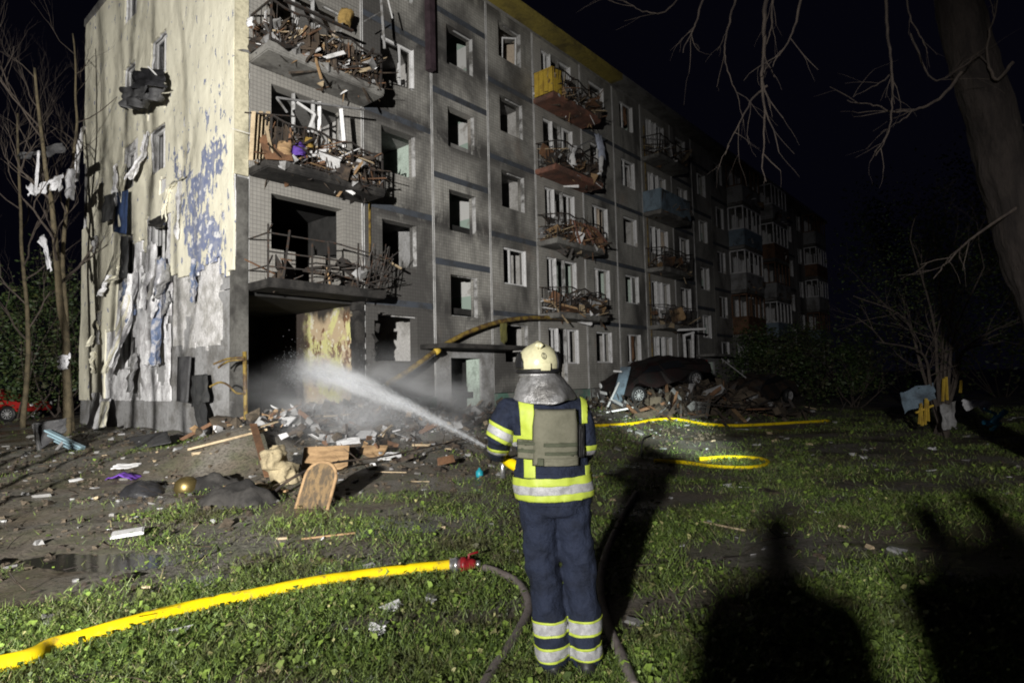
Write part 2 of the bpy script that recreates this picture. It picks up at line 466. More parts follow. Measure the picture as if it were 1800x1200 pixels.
wr = random.Random(5)
for i, (ch, a, b) in enumerate(bays):
    near = i < 7
    for k in range(5):
        z = Z0 + FH * k
        if ch == 'S':
            z = 2.65 + FH * k
            if k == 4:
                panel('S', a, z, ZTOP - z, [])
            else:
                panel('S', a, z); window(a + .70, a + 1.94, z + 1.07, z + 2.40, 'gone' if near else 'part', wr)
            if k < 4: strip("joint_band", (a + .05, -.006, z + FH - .10), (b - .05, .05, z + FH + .10), M_BAND)
            continue
        if i == 0 and k == 0: continue          # the blown-out corner flat
        if i == 1 and k == 0:
            panel('B', a, z, FH, [(.47, 1.90, ZW0 - Z0, ZW1 - Z0), (.35, .60, 1.05, 2.2), (.55, .8, 1.5, 2.44)])
        else:
            panel(ch, a, z)
        st = 'gone' if (i < 5 and (i * 7 + k * 3) % 4) else ('part' if i < 9 else 'whole')
        if ch == 'B':
            window(a + (.66 if (i, k) != (1, 0) else .55), a + 1.94, z + ZW0 - Z0, z + ZW1 - Z0, st, wr)
            if k < 4 and i < 12: strip("joint_band", (a + .05, -.006, z + FH - .09), (b - .05, .05, z + FH + .09), M_BAND)
        elif not (i == 0 and k <= 1):
            window(a + .56, a + 1.21, z + 4.97 - FH - Z0, z + ZW1 - Z0, 'part' if i else 'gone', wr)
            window(a + 1.21, a + 1.77, z + 4.10 - FH - Z0, z + ZW1 - Z0, 'gone' if i < 5 else 'part', wr)
            window(a + 1.77, a + 2.60, z + 4.97 - FH - Z0, z + ZW1 - Z0, 'part' if i else 'gone', wr)
    # ground storey: plinth, entrance
    if ch == 'S':
        mb = MB(); rect_wall(mb, a + GAP, b - GAP, .2, 2.65 - GAP, [(a + .62, a + 2.0, .2, 2.38)], -.04, .34, PF)
        mb.build("entrance_wall", M_PLAST, bld)
        mb = MB(); mb.b2((a + 1.96, .05, .42), (a + 2.0, .62, 2.36)); mb.b2((a + 1.955, .12, 1.0), (a + 1.96, .14, 2.2))
        d = mb.build("entrance_door", M_MINT, bld)
        mb = MB(); mb.tube([(a + 1.95, .55, 1.3), (a + 1.90, .55, 1.3), (a + 1.90, .55, 1.45)], .012, 6); mb.build("door_handle", M_IRON, d)
        mb = MB(); mb.b2((a - .62, -1.15, 2.62), (b + .45, 0.0, 2.76)); mb.b2((a - .60, -1.17, 2.66), (b + .43, -1.15, 2.74))
        mb.build("entrance_canopy", M_CHAR if i < 4 else M_CONC, bld, bevel=.015)
    elif i > 0:
        strip("plinth", (a + GAP, -.05, -.3), (b - GAP, .3, Z0 - GAP), M_GREEN if i in (1, 3, 4) else M_PLAST)
    if 0 < i < 10:
        strip("joint_strip", (a - .045, -.014, Z0 if ch != 'S' else .3), (a - .018, .05, ZTOP), M_JOINT)
        strip("joint_strip", (a + .022, -.012, Z0), (a + .045, .05, ZTOP), M_JOINT)
strip("joint_strip", (-.018, -.016, 4.0), (.012, .05, ZTOP), M_JOINT)

# interiors: floors, spine wall, partitions (their own paint), rear and end walls
for k in range(5):
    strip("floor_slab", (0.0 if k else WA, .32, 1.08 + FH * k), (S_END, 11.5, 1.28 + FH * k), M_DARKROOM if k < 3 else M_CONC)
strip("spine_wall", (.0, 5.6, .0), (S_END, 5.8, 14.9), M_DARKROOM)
strip("rear_wall", (-.3, 11.5, 0), (S_END, 11.8, 15.0), M_CONC)
strip("end_wall", (S_END + .002, 0, 0), (S_END + .3, 11.8, 15.0), M_CONC)
pr = random.Random(3)
for i, (ch, a, b) in enumerate(bays):
    for k in range(5):
        z0, z1 = 1.281 + FH * k, 1.079 + FH * (k + 1)
        if k == 0: z0 = -.2
        if k == 4: z1 = 14.9
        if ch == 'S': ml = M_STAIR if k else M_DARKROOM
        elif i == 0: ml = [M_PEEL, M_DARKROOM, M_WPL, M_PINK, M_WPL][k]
        elif i == 1: ml = [M_WPL, M_PLAST, M_MINT, M_WPL, M_WPL][k]
        else: ml = pr.choice([M_WPL, M_WPL, M_PINK, M_MINT, M_WPL])
        strip("partition_wall", (b - .06, .325, z0), (b + .06, 5.59, z1), ml)
# roof and cornice
strip("roof", (-.40, .0, ZTOP + .002), (S_END + .3, 11.85, 15.22), M_CONC)
for i, (ch, a, b) in enumerate(bays):
    strip("cornice", (a + .004 - (.4 if i == 0 else 0), -.62, 15.06), (b - .004, -.003, 15.32), M_OLIVE if i < 6 else M_CONC)

# gable wall panels
PG = lambda u, v, d: (d, u, v)
GW = [(4.15, 5.30), (6.60, 7.65)]
ghole = [(t0, t1, ZW0 + FH * k, ZW1 + FH * k) for (t0, t1) in GW for k in range(5)]
for j, (t0, t1) in enumerate(((.0, 3.9), (3.9, 7.85), (7.85, 11.75))):
    for k in range(5):
        z0, z1 = Z0 + FH * k, Z0 + FH * (k + 1)
        mb = MB(); rect_wall(mb, t0 + GAP, t1 - GAP, z0 + GAP, z1 - GAP, [h for h in ghole if t0 < h[0] < t1 and z0 < h[2] < z1], -.26, -.02, PG)
        mb.build("gable_panel", M_PLAST, bld)
    strip("gable_plinth", (-.30, t0 + GAP, -.5), (-.02, t1 - GAP, Z0 + .12), M_PLAST)
for (t0, t1) in GW:
    for k in range(5):
        mb = MB(); f = .06; z0, z1 = ZW0 + FH * k, ZW1 + FH * k
        mb.b2((-.2, t0, z0), (-.13, t0 + f, z1)); mb.b2((-.2, t1 - f, z0), (-.13, t1, z1))
        mb.b2((-.2, t0 + f, z1 - f), (-.13, t1 - f, z1)); mb.b2((-.2, t0 + f, z0), (-.13, t1 - f, z0 + f)); mb.b2((-.19, (t0 + t1) / 2 - .03, z0 + f), (-.14, (t0 + t1) / 2 + .03, z1 - f))
        o = mb.build("window_frame", M_WHITE, bld)
        if k >= 3:
            mb = MB(); mb.b2((-.168, t0 + f, z0 + f), (-.162, t1 - f, z1 - f)); mb.build("pane", M_GLASS, o)
strip("corner_pier", (-.30, -.03, -.3), (-.015, .30, 6.55), mat("sooty_pier", (.13, .127, .12), .9, (.05, .048, .046), 1.3, .4, .65, .6, 12, .02))

# yellow render coat on insulation, torn away low down; blue adhesive where the finish has flaked
def coat_mat():
    mt, nt, bs, nn, ll = nodes("cream_render_coat")
    P = bco(nt); x, y, z = sep(nt, P)
    base = mix(nt, (.76, .73, .60), (.68, .65, .53), ramp(nt, noi(nt, P, .7, 4), .4, .65))
    base = mix(nt, base, (.40, .36, .25), math_(nt, 'MULTIPLY', ramp(nt, noi(nt, stretch(nt, P, (1, 2.5, .22)), 1.0, 5), .55, .8), .5))
    # the flaked zone: right-hand third of the wall, second to third storey
    zone = math_(nt, 'MULTIPLY', ramp(nt, y, 4.3, 2.6), math_(nt, 'MULTIPLY', ramp(nt, z, 9.4, 6.6), ramp(nt, y, -.1, .9)))
    zone = math_(nt, 'MULTIPLY', zone, ramp(nt, noi(nt, P, .8, 2), .3, .6))
    n = noi(nt, stretch(nt, P, (1, 1.7, .8)), 3.4, 6, .62, .3)
    peel = math_(nt, 'GREATER_THAN', math_(nt, 'ADD', n, math_(nt, 'MULTIPLY', zone, .22)), .635)
    # nail-like pock marks over the whole wall
    vo = N(nt, "TexVoronoi"); vo.inputs["Scale"].default_value = 2.1; vo.inputs["Randomness"].default_value = .75
    ll.new(P, vo.inputs["Vector"])
    pock = math_(nt, 'MULTIPLY', math_(nt, 'LESS_THAN', vo.outputs["Distance"], .06), ramp(nt, y, 5.0, 2.6))
    hole = math_(nt, 'MAXIMUM', peel, pock)
    blue = mix(nt, (.17, .20, .33), (.27, .29, .38), ramp(nt, noi(nt, P, 6, 3), .4, .65))
    blue = mix(nt, blue, (.66, .66, .68), ramp(nt, noi(nt, P, 4.3, 4), .57, .62))
    c = mix(nt, base, blue, hole)
    c = mix(nt, c, (.22, .21, .18), math_(nt, 'MULTIPLY', ramp(nt, noi(nt, stretch(nt, P, (1, 3, 1)), 5.5, 6, .7), .62, .78), .55))
    ll.new(c, bs.inputs["Base Color"]); bs.inputs["Roughness"].default_value = .85
    bump(nt, bs, math_(nt, 'ADD', math_(nt, 'MULTIPLY', hole, -1.0), math_(nt, 'MULTIPLY', noi(nt, P, 12, 5), .5)), 1.0, .03)
    return mt
M_COAT = coat_mat()
M_EPS = mat("white_insulation_board", (.80, .80, .83), .85, (.44, .43, .45), 2.6, .47, .66, .7, 10, .03)
M_ADH = mat("white_adhesive_mortar", (.72, .71, .72), .95, (.45, .44, .43), 2.6, .42, .62, 1.0, 9, .06)
M_BLUEST = mat("blue_insulation_film", (.12, .16, .27), .6, (.46, .46, .50), 3, .46, .60, .6, 12, .02)
TE, CS = 11.75, .105
def in_hole(t, z, g=0.0):
    return any(h[0] - g < t < h[1] + g and h[2] - g < z < h[3] + g for h in ghole)
def layer(name, keep, s_front, thick, matl, bulge=0.02):
    nu, nv = int(TE / CS), int((15.12 - 1.3) / CS)
    V = {}; mb = MB()
    def vid(i, j, d):
        key = (i, j, d)
        if key not in V:
            t, z = i * TE / nu, 1.3 + j * CS
            e = .035
            jt, jz = (nz(t * 7, z * 7, 3) * e, nz(t * 7, z * 7, 9) * e) if 0 < i < nu else (0, 0)
            bb = nz(t * .9, z * .7, 5) * bulge + nz(t * 4, z * 4, 1) * bulge * .3
            V[key] = len(mb.v); mb.v.append((s_front + bb + d * thick, t + jt, z + jz))
        return V[key]
    K = [[keep(( i + .5) * TE / nu, 1.3 + (j + .5) * CS) for j in range(nv)] for i in range(nu)]
    for i in range(nu):
        for j in range(nv):
            if not K[i][j]: continue
            mb.f.append((vid(i, j, 0), vid(i, j + 1, 0), vid(i + 1, j + 1, 0), vid(i + 1, j, 0)))
            for di, dj, e in ((-1, 0, ((i, j), (i, j + 1))), (1, 0, ((i + 1, j + 1), (i + 1, j))), (0, -1, ((i + 1, j), (i, j))), (0, 1, ((i, j + 1), (i + 1, j + 1)))):
                a, b = i + di, j + dj
                if 0 <= a < nu and 0 <= b < nv and K[a][b]: continue
                (p, q), (r, s) = e
                mb.f.append((vid(p, q, 0), vid(r, s, 0), vid(r, s, 1), vid(p, q, 1))[::-1])
    mb.m = [0] * len(mb.f)
    return mb.build(name, matl, bld)
def coat_keep(t, z):
    if in_hole(t, z): return False
    n = nz(t * .9, z * .5, 2) + .45 * nz(t * 2.7, z * 2.2, 8)
    if t < 3.75: low = 4.55 + .35 * n - (.25 if t < .7 else 0)
    elif t < 4.2: low = 6.2 + .8 * n
    elif t < 5.5: low = 6.25 + .5 * n
    elif t < 6.7: low = 5.9 + 1.0 * n
    elif t < 8.0: low = 5.6 + 1.1 * n
    elif t < 9.0: low = 3.3 + 1.0 * n
    else: low = 1.25
    if z < low: return False
    # bits blown away beside the window columns
    if 6.2 < t < 8.2 and 7.6 < z < 9.3 and nz(t * 1.6, z * .5, 21) > .12: return False
    if 4.0 < t < 5.8 and 5.8 < z < 10.2 and nz(t * 1.9, z * 1.3, 33) > .38: return False
    if t > 11.2 and 7.4 < z < 9.8 and nz(t, z * .6, 4) > -.15: return False
    return True
def eps_keep(t, z):
    if in_hole(t, z): return False
    n = nz(t * 1.3, z * .7, 12) + .4 * nz(t * 4, z * 3, 18)
    if t < 3.7: return z > 4.75 + .3 * n
    return n < (.32 if z < 6.5 else .7)
def adh_keep(t, z):
    return .75 < t < 3.6 and 2.7 + .25 * nz(t, 3) < z < 4.9 and nz(t * .7, z * .7, 40) < .33
layer("render_coat", coat_keep, -.365, .05, M_COAT, .04)
layer("insulation_layer", eps_keep, -.315, .05, M_EPS, .09)
layer("adhesive_patch", adh_keep, -.285, .03, M_ADH, .05)
# return of the coat round the corner onto the street side
mb = MB()
for j in range(60):
    z = 6.6 + j * .14
    d = .055 + .008 * nz(j * .7, 4)
    mb.b2((-.36 + .004, -d, z), (-.035 + .012 * nz(j * .9, 7), -.004, z + .1399))
mb.build("render_return", mat("cream_render_return", (.58, .54, .40), .9, (.32, .30, .22), 1.4, .42, .66, .5, 12, .02), bld)

# torn sheets of coat and insulation hanging off the lower gable, each its own part
def hang(name, pts, w, matl, curl=.1, thick=.02, out=.0, seed=0):
    """strip through (t, z, s-offset) points, width w(t direction), wavy"""
    mb = MB(); P = pts
    def fn(u, v):
        x = v * (len(P) - 1); i = min(int(x), len(P) - 2); f = x - i
        t = P[i][0] * (1 - f) + P[i + 1][0] * f; z = P[i][1] * (1 - f) + P[i + 1][1] * f; o = P[i][2] * (1 - f) + P[i + 1][2] * f
        ww = w * (.62 + .75 * abs(nz(v * 3.3, seed)) + .25 * nz(v * 9 + 40 * (u > .5), seed)) * (1 - .35 * v)
        return (-.38 - o - curl * (abs(u - .5) * 2) ** 2 + .10 * nz(u * 3, v * 4, seed) + .04 * nz(u * 8, v * 12, seed), t + (u - .5) * ww + .06 * nz(v * 5, seed, 2), z + .10 * nz(u * 6, v * 3, seed + 5))
    mb.sheet(fn, 8, 22, 0, thick)
    return mb.build(name, matl, bld)
G = lambda x, y: gab(x, y)
def gp(x, y, o=0.0): t, z = gab(x, y, -.38); return (t, z, o)
hang("hanging_strip", [gp(290, 455), gp(287, 560, .05), gp(285, 640, .12)], .75, M_BLUEST, .12, .02, seed=1)
hang("hanging_strip", [gp(240, 480), gp(236, 560, .1), gp(222, 645, .35)], .8, M_EPS, .15, .03, seed=2)
hang("hanging_strip", [gp(232, 520, .05), gp(228, 590, .2), gp(215, 655, .4)], .5, M_COAT, .12, .02, seed=3)
hang("hanging_strip", [gp(262, 430), gp(262, 520, .02), gp(256, 640, .05)], 1.0, M_EPS, -.06, .03, seed=4)
hang("hanging_strip", [gp(205, 290), gp(210, 330, .1), gp(216, 365, .18)], .55, M_EPS, .05, .02, seed=6)
hang("hanging_strip", [gp(222, 290), gp(222, 340, .1), gp(224, 400, .12)], .4, M_COAT, .08, .02, seed=7)
hang("hanging_strip", [gp(262, 235), gp(259, 280, .1), gp(248, 318, .3)], .5, M_EPS, .1, .02, seed=8)
hang("hanging_strip", [gp(175, 690, .0), gp(190, 735, .15), gp(170, 770, .35)], 1.3, M_EPS, .12, .02, seed=9)
hang("hanging_strip", [gp(150, 225), gp(143, 270, .05), gp(142, 320, .1)], .6, M_EPS, .1, .02, seed=10)
hang("hanging_strip", [gp(342, 455), gp(344, 490, .02), gp(345, 530, .06)], .3, M_BLUEST, .05, .015, seed=11)
hang("hanging_strip", [gp(318, 300), gp(317, 360, .03), gp(315, 420, .05)], .16, M_EPS, .03, .015, seed=12)
hang("hanging_strip", [gp(285, 400), gp(300, 330, .02), gp(330, 310, .05)], .3, M_COAT, .05, .015, seed=13)

hr = random.Random(14)
for k in range(15):
    xx, yy = hr.uniform(160, 300), hr.uniform(330, 640)
    l_ = hr.uniform(25, 80)
    hang("hanging_shred", [gp(xx, yy, .02), gp(xx + hr.uniform(-3, 3), yy + l_ * .5, .05 + .08 * hr.random()), gp(xx + hr.uniform(-8, 5), yy + l_, .08 + .2 * hr.random())], hr.uniform(.15, .45), hr.choice([M_EPS, M_PLAST, M_COAT, M_BLUEST, M_PLAST]), hr.uniform(.02, .14), .015, seed=20 + k)
# balconies
bal_r = random.Random(21)
def railing(s0, s1, t0, z, h, bent, rnd, keep=1.0):
    mb = MB(); n = int((s1 - s0) / .13)
    def dev(s): return bent * (.5 + .5 * sin(s * 1.7 + rnd.random() * .2)) * .4
    top = [(s0 + (s1 - s0) * i / 10, -t0 - dev(s0 + (s1 - s0) * i / 10), z + h - bent * .35 * abs(sin(i * .9 + s0))) for i in range(11)]
    for i in range(10): mb.bar(top[i], top[i + 1], .045, .035)
    mb.bar((s0, -t0, z + .09), (s1, -t0, z + .09), .03, .03)
    for i in range(n + 1):
        if rnd.random() > keep: continue
        f = i / n * 10; k = min(int(f), 9); g = f - k
        p = Vector(top[k]).lerp(Vector(top[k + 1]), g)
        mb.bar((s0 + (s1 - s0) * i / n, -t0, z), p + Vector((rnd.uniform(-.05, .05) * bent, 0, 0)), .016, .016)
    for s in (s0, s1):
        e = Vector(top[0] if s == s0 else top[10])
        mb.bar(e, (s, -.02, z + h), .045, .035); mb.bar((s, -t0, z), e, .04, .04)
        for j in range(1, 7):
            if rnd.random() > keep: continue
            y = -t0 * j / 7; mb.bar((s, y, z), (s, y, z + h - .02), .016, .016)
    return mb
DEB = [M_WOODL, M_WOOD, M_WOODD, M_WHITE, M_BROWN, M_IRON, M_PLAST, M_IRONL]
def debris(mb, n, s0, s1, t0, t1, z0, z1, rnd, wts, lmax=1.3, lie=.75):
    for _ in range(n):
        c = Vector((rnd.uniform(s0, s1), rnd.uniform(t0, t1), z0 + (z1 - z0) * rnd.random() ** 1.6))
        mi = rnd.choices(range(8), wts)[0]
        a = rnd.uniform(0, 2 * pi); e = rnd.gauss(0, .25) if rnd.random() < lie else rnd.uniform(-1.3, 1.3)
        L = rnd.uniform(.15, lmax) * (1 if mi != 6 else .35)
        rot = Matrix.Rotation(a, 3, 'Z') @ Matrix.Rotation(e, 3, 'Y') @ Matrix.Rotation(rnd.uniform(0, 3), 3, 'X')
        if mi == 6: mb.box(c, (L, L * rnd.uniform(.4, 1), L * rnd.uniform(.2, .7)), rot, mi, .2, rnd)
        elif rnd.random() < .3: mb.box(c, (L * .6, L * rnd.uniform(.25, .6), .015), rot, mi, .1, rnd)
        else: mb.box(c, (L, .014 + .075 * rnd.random() ** 2, rnd.uniform(.01, .03)), rot, mi, .06, rnd)
ORD = {1: "second", 2: "third", 3: "fourth", 4: "fifth"}
WHERE = {0: "corner stack over the blown-out flat", 4: "stack right of the entrance", 7: "third stack from the corner", 11: "fourth stack from the corner", 13: "fifth stack from the corner", 17: "last stack at the far end", 20: "last bay"}
for i, (ch, a, b) in enumerate(bays):
    if ch != 'A': continue
    for k in range(1, 5):
        if i == 0 and k == 4: continue
        z = 4.10 + FH * (k - 1) - .04
        mb = MB(); mb.b2((a - .02, -.95, z - .16), (b + .02, -.002, z), 0); mb.b2((a - .03, -.965, z - .10), (b + .03, -.951, z + .03), 0)
        mb.b2((a + .004, -.93, z - .185), (b - .004, -.05, z - .161), 0)
        soff = M_CHAR if (i == 0 and k <= 2) else (M_SOFF if i == 0 else M_RED if i == 4 and k > 2 else M_SOFF)
        slab = mb.build("balcony", soff, bld)
        bent = .35 if i in (0, 4, 7) else .05
        rl = railing(a + .04, b - .04, .92, z, 1.02, bent, bal_r, .35 if (i, k) == (0, 1) else .85)
        if (i, k) == (0, 1):
            rl = MB(); jr_ = random.Random(2); zt = z + 1.05
            for zz in (z + .28, z + .62, zt): rl.bar((a - .02, -.92, zz), (a + 1.9, -.92 - .05 * jr_.random(), zz + jr_.uniform(-.06, .06)), .035, .03); rl.bar((a + 1.6, -.9, zz + .05), (b + .1, -.98 - .2 * jr_.random(), zz + jr_.uniform(-.25, .1)), .03, .03)
            for s in (a, a + .36, a + 1.1, a + 1.62, a + 2.4, b): rl.bar((s, -.92, z), (s + jr_.uniform(-.12, .12), -.93 - .08 * jr_.random(), zt + jr_.uniform(-.1, .3)), .035, .035)
            for s, zz in ((a, zt), (a, z + .3)): rl.bar((s, -.92, zz), (s + .3, -.55, zz + .32), .03, .03); rl.bar((s, -.92, zz), (s, -.02, zz), .03, .03)
            for _ in range(15): s = jr_.uniform(b - .9, b + .15); rl.bar((s, -.95, z + jr_.uniform(0, .3)), (s + jr_.uniform(-.25, .35), -.98 - .2 * jr_.random(), z + jr_.uniform(.6, 1.25)), .016, .016)
            for _ in range(6): rl.bar((b - jr_.uniform(.2, 1.2), -.9, z + jr_.uniform(.0, .4)), (b + jr_.uniform(.0, .5), -1.1, z + jr_.uniform(.4, 1.2)), .03, .02)
        rl.build("railing", M_IRON, slab)
        if i > 10 or (i == 7 and k in (3,)):       # sheeted and glazed balconies further along
            m2 = MB(); zt = z + 1.03
            m2.b2((a - .01, -.99, z + .02), (b + .01, -.966, zt)); m2.b2((a - .035, -.96, z + .02), (a - .012, -.03, zt)); m2.b2((b + .012, -.96, z + .02), (b + .035, -.03, zt))
            m2.build("parapet_sheet", [M_BLUEG, M_PLAST, M_BROWN, M_PLAST][(i * 3 + k * 5 + (0 if i != 7 else 0)) % 4] if i != 7 else M_BLUEG, slab)
            if i > 10:
                m3 = MB(); zc = z + 2.45
                for s in (a, a + .8, a + 1.6, a + 2.4, b - .05): m3.bar((s, -.95, zt), (s, -.95, zc), .07, .07)
                for t in (-.5, -.04): m3.bar((a, t, zt), (a, t, zc), .07, .07); m3.bar((b - .05, t, zt), (b - .05, t, zc), .07, .07)
                m3.bar((a, -.95, zc), (b - .05, -.95, zc), .07, .08); m3.bar((a, -.95, zc), (a, -.04, zc), .07, .08); m3.bar((a, -.95, zt + .04), (b, -.95, zt + .04), .07, .07)
                m3.bar((a, -.95, zt + .04), (a, -.04, zt + .04), .07, .07)
                m3.build("glazing_frame", M_WHITE if (i + k) % 3 else M_BROWN, slab)
        if i <= 13:
            dn = {(0, 1): 45, (0, 2): 330, (0, 3): 480, (4, 4): 320, (4, 3): 130, (4, 2): 260, (4, 1): 230}.get((i, k), 60)
            md = MB(); wts = (1.8, 1.6, 12, 1.6, 5, 5, 3, 2) if i == 0 else (2, 2, 8, 1.2, 5, 3, 3, 1.5)
            if (i, k) == (0, 1): wts, dn = (.0, .2, 8, .1, 1, 8, 2, 0), 26
            debris(md, dn, a + .1, b - .05, -.95, -.1, z + .03, z + (.75 if i == 0 else .7), bal_r, wts)
            o = inb(md.build("rubble", DEB))
            tag(o, f"splintered boards and rubble on the {ORD[k]}-floor balcony, {WHERE[i]}", "rubble", None, "stuff")
M_DARKP = mat("black_plastic", (.02, .02, .022), .35, (.035, .035, .04), 4, .4, .7, .4, 10, .03)
strip("smoke_duct", (5.62, -.26, 11.35), (5.84, -.02, 14.9), mat("dark_duct_paint", (.06, .04, .05), .6))
strip("gas_riser", (3.42, -.05, 5.2), (3.46, -.01, 6.75), M_RUST)
strip("gas_riser", (19.9, -.05, 2.0), (19.94, -.01, 14.0), M_RUST)
# charred jamb of the blown-out flat, ragged
mb = MB()
for j in range(24):
    z = .35 + j * .15
    w = .16 + .10 * nz(j * .5, 3) + .05 * wr.random()
    mb.b2((3.20 - w, -.05 - .04 * wr.random(), z), (3.215, .31, z + .149))
mb.build("charred_jamb", M_CHAR, bld)
mb = MB()
for j in range(26):
    z = 1.6 + 1.9 * wr.random(); s = 3.45 + .35 * wr.random() * (z - 1.2) / 2.5
    mb.box((s, .05 + .2 * wr.random(), z), (.1, .1, .22), Matrix.Rotation(wr.uniform(-1, 1), 3, 'Y'), 0, .3, wr)
mb.build("broken_edge", M_CHAR, bld)

# ================================================================== THE GROUND
MOUND = GR(425, 815, .25)
def hgt(x, y):
    s, t = BL(x, y)
    r = sm(-9.5, -1.0, t) * sm(-7.5, 1.0, s) * sm(90, 55, s)
    h = .52 * r
    h += .42 * math.exp(-((s - 2.3) / 2.4) ** 2 - ((t + .9) / 1.7) ** 2)
    h += .16 * math.exp(-((s + .6) / 1.5) ** 2 - ((t + 1.2) / 1.4) ** 2)
    d2 = (x - MOUND.x) ** 2 + (y - MOUND.y) ** 2
    h += .52 * math.exp(-d2 / .8) - .16 * math.exp(-((x - MOUND.x + .2) ** 2 + (y - MOUND.y + 1.6) ** 2) / .9)
    h += .035 * nz(x * .45, y * .45, 2) + .022 * nz(x * 1.6, y * 1.6, 5)
    churn = sm(-8.5, -4.0, t) * sm(14, 9, s) * sm(-16, -10, s)
    h += churn * (.07 * nz(x * 1.1, y * 1.1, 31) + .05 * abs(nz(x * 2.7, y * 2.7, 14)))
    d = math.hypot(x - .27, y - 3.55)
    h *= 1 - math.exp(-(d / .9) ** 2)
    return h
def on(x, y, dz=0.0): return Vector((x, y, hgt(x, y) + dz))
def GH(px, py, dz=0.0):
    """the ground point that stands under a direction of view"""
    d = pray(px, py); d = d / d.y; lo, hi = 2.4, 2.4
    while hi < 70:
        p = d * hi
        if p.z + CAM_H < hgt(p.x, p.y): break
        lo, hi = hi, hi + .12
    for _ in range(9):
        mid = (lo + hi) / 2; p = d * mid
        if p.z + CAM_H < hgt(p.x, p.y): hi = mid
        else: lo = mid
    p = d * hi
    return Vector((p.x, p.y, hgt(p.x, p.y) + dz))

def ground_mat():
    mt, nt, bs, nn, ll = nodes("muddy_ground")
    P = geo_pos(nt)
    n1 = noi(nt, P, .55, 5, .6, .5); n2 = noi(nt, P, 2.3, 6, .65); n3 = noi(nt, P, 19, 5, .7)
    c = mix(nt, (.135, .112, .085), (.19, .175, .155), ramp(nt, n1, .40, .62))
    c = mix(nt, c, (.065, .09, .032), math_(nt, 'MULTIPLY', ramp(nt, n2, .45, .65), .4))
    c = mix(nt, c, (.025, .022, .018), math_(nt, 'MULTIPLY', ramp(nt, n3, .42, .72), .85))
    c = mix(nt, c, (.21, .19, .16), math_(nt, 'MULTIPLY', ramp(nt, noi(nt, P, 33, 3), .66, .76), .6))
    ll.new(c, bs.inputs["Base Color"])
    wet = ramp(nt, noi(nt, stretch(nt, P, (.7, 1.2, 1)), .62, 3, .5, .3), .47, .58)
    ro = math_(nt, 'SUBTRACT', .85, math_(nt, 'MULTIPLY', wet, .6))
    ll.new(ro, bs.inputs["Roughness"]); bs.inputs["Specular IOR Level"].default_value = .5
    hh = math_(nt, 'ADD', math_(nt, 'MULTIPLY', n2, .6), math_(nt, 'MULTIPLY', n3, .5))
    b = N(nt, "Bump"); b.inputs["Distance"].default_value = .05
    ll.new(hh, b.inputs["Height"]); ll.new(math_(nt, 'SUBTRACT', .9, math_(nt, 'MULTIPLY', wet, .6)), b.inputs["Strength"]); ll.new(b.outputs[0], bs.inputs["Normal"])
    return mt
M_GROUND = ground_mat()
def axis(lo, hi, fine_lo, fine_hi, step):
    a = list(np.arange(fine_lo, fine_hi + 1e-6, step)); d = step
    while a[-1] < hi: d *= 1.28; a.append(a[-1] + d)
    d = step
    while a[0] > lo: d *= 1.28; a.insert(0, a[0] - d)
    return a
xs, ys = axis(-400, 400, -12, 12, .14), axis(-60, 700, 2.2, 24, .14)
mb = MB()
mb.v = [(x, y, hgt(x, y)) for x in xs for y in ys]
nY = len(ys)
mb.f = [(i * nY + j, (i + 1) * nY + j, (i + 1) * nY + j + 1, i * nY + j + 1) for i in range(len(xs) - 1) for j in range(nY - 1)]
mb.m = [0] * len(mb.f)
gmb = mb
g = mb.build("ground", M_GROUND, None, True)
tag(g, "muddy trampled yard of soil and grass before the block", "ground", None, "structure")

# shallow puddles lying in the mud
mt, nt, bs, nn, ll = nodes("puddle_water")
bs.inputs["Base Color"].default_value = (.035, .033, .03, 1); bs.inputs["Roughness"].default_value = .07; bs.inputs["Specular IOR Level"].default_value = .6
bump(nt, bs, noi(nt, geo_pos(nt), 7, 3), .04, .02)
for (px, py, rx, ry, sd) in ((235, 980, .85, .55, 1), (380, 1030, .5, .28, 2), (530, 1000, .45, .35, 3), (690, 930, .5, .5, 4)):
    c = GR(px, py); mb = MB(); n = 40; vs = []
    zz = min(hgt(c.x + rx * .6 * cos(a), c.y + ry * .6 * sin(a)) for a in np.linspace(0, 6.28, 14)) + .022
    for k in range(n):
        a = 2 * pi * k / n; q = 1 + .38 * nz(cos(a) * 1.3, sin(a) * 1.3, sd) + .15 * nz(cos(a) * 4, sin(a) * 4, sd)
        vs.append((c.x + rx * q * cos(a), c.y + ry * q * sin(a), zz))
    mb.add(vs, [tuple(range(n))])
    tag(mb.build("puddle", mt), None, None, None, "structure")

# grass and fallen leaves: nobody could count them
def leaf_mat(name, ca, cb, cc, transl=.25, rough=.55):
    mt, nt, bs, nn, ll = nodes(name)
    g_ = nt.nodes.new("ShaderNodeNewGeometry")
    rnd = g_.outputs["Random Per Island"]
    c = mix(nt, ca, cb, ramp(nt, rnd, .15, .75)); c = mix(nt, c, cc, ramp(nt, rnd, .93, .97))
    c = mix(nt, c, (.06, .05, .028), math_(nt, 'MULTIPLY', ramp(nt, noi(nt, g_.outputs["Position"], 1.1, 5, .65), .46, .66), .85))
    ll.new(c, bs.inputs["Base Color"]); bs.inputs["Roughness"].default_value = rough; bs.inputs["Specular IOR Level"].default_value = .45
    return mt
M_LEAF = leaf_mat("green_leaf", (.05, .085, .018), (.19, .28, .05), (.42, .40, .18))
M_BLADE = leaf_mat("grass_blade", (.05, .082, .02), (.165, .235, .052), (.32, .28, .14))
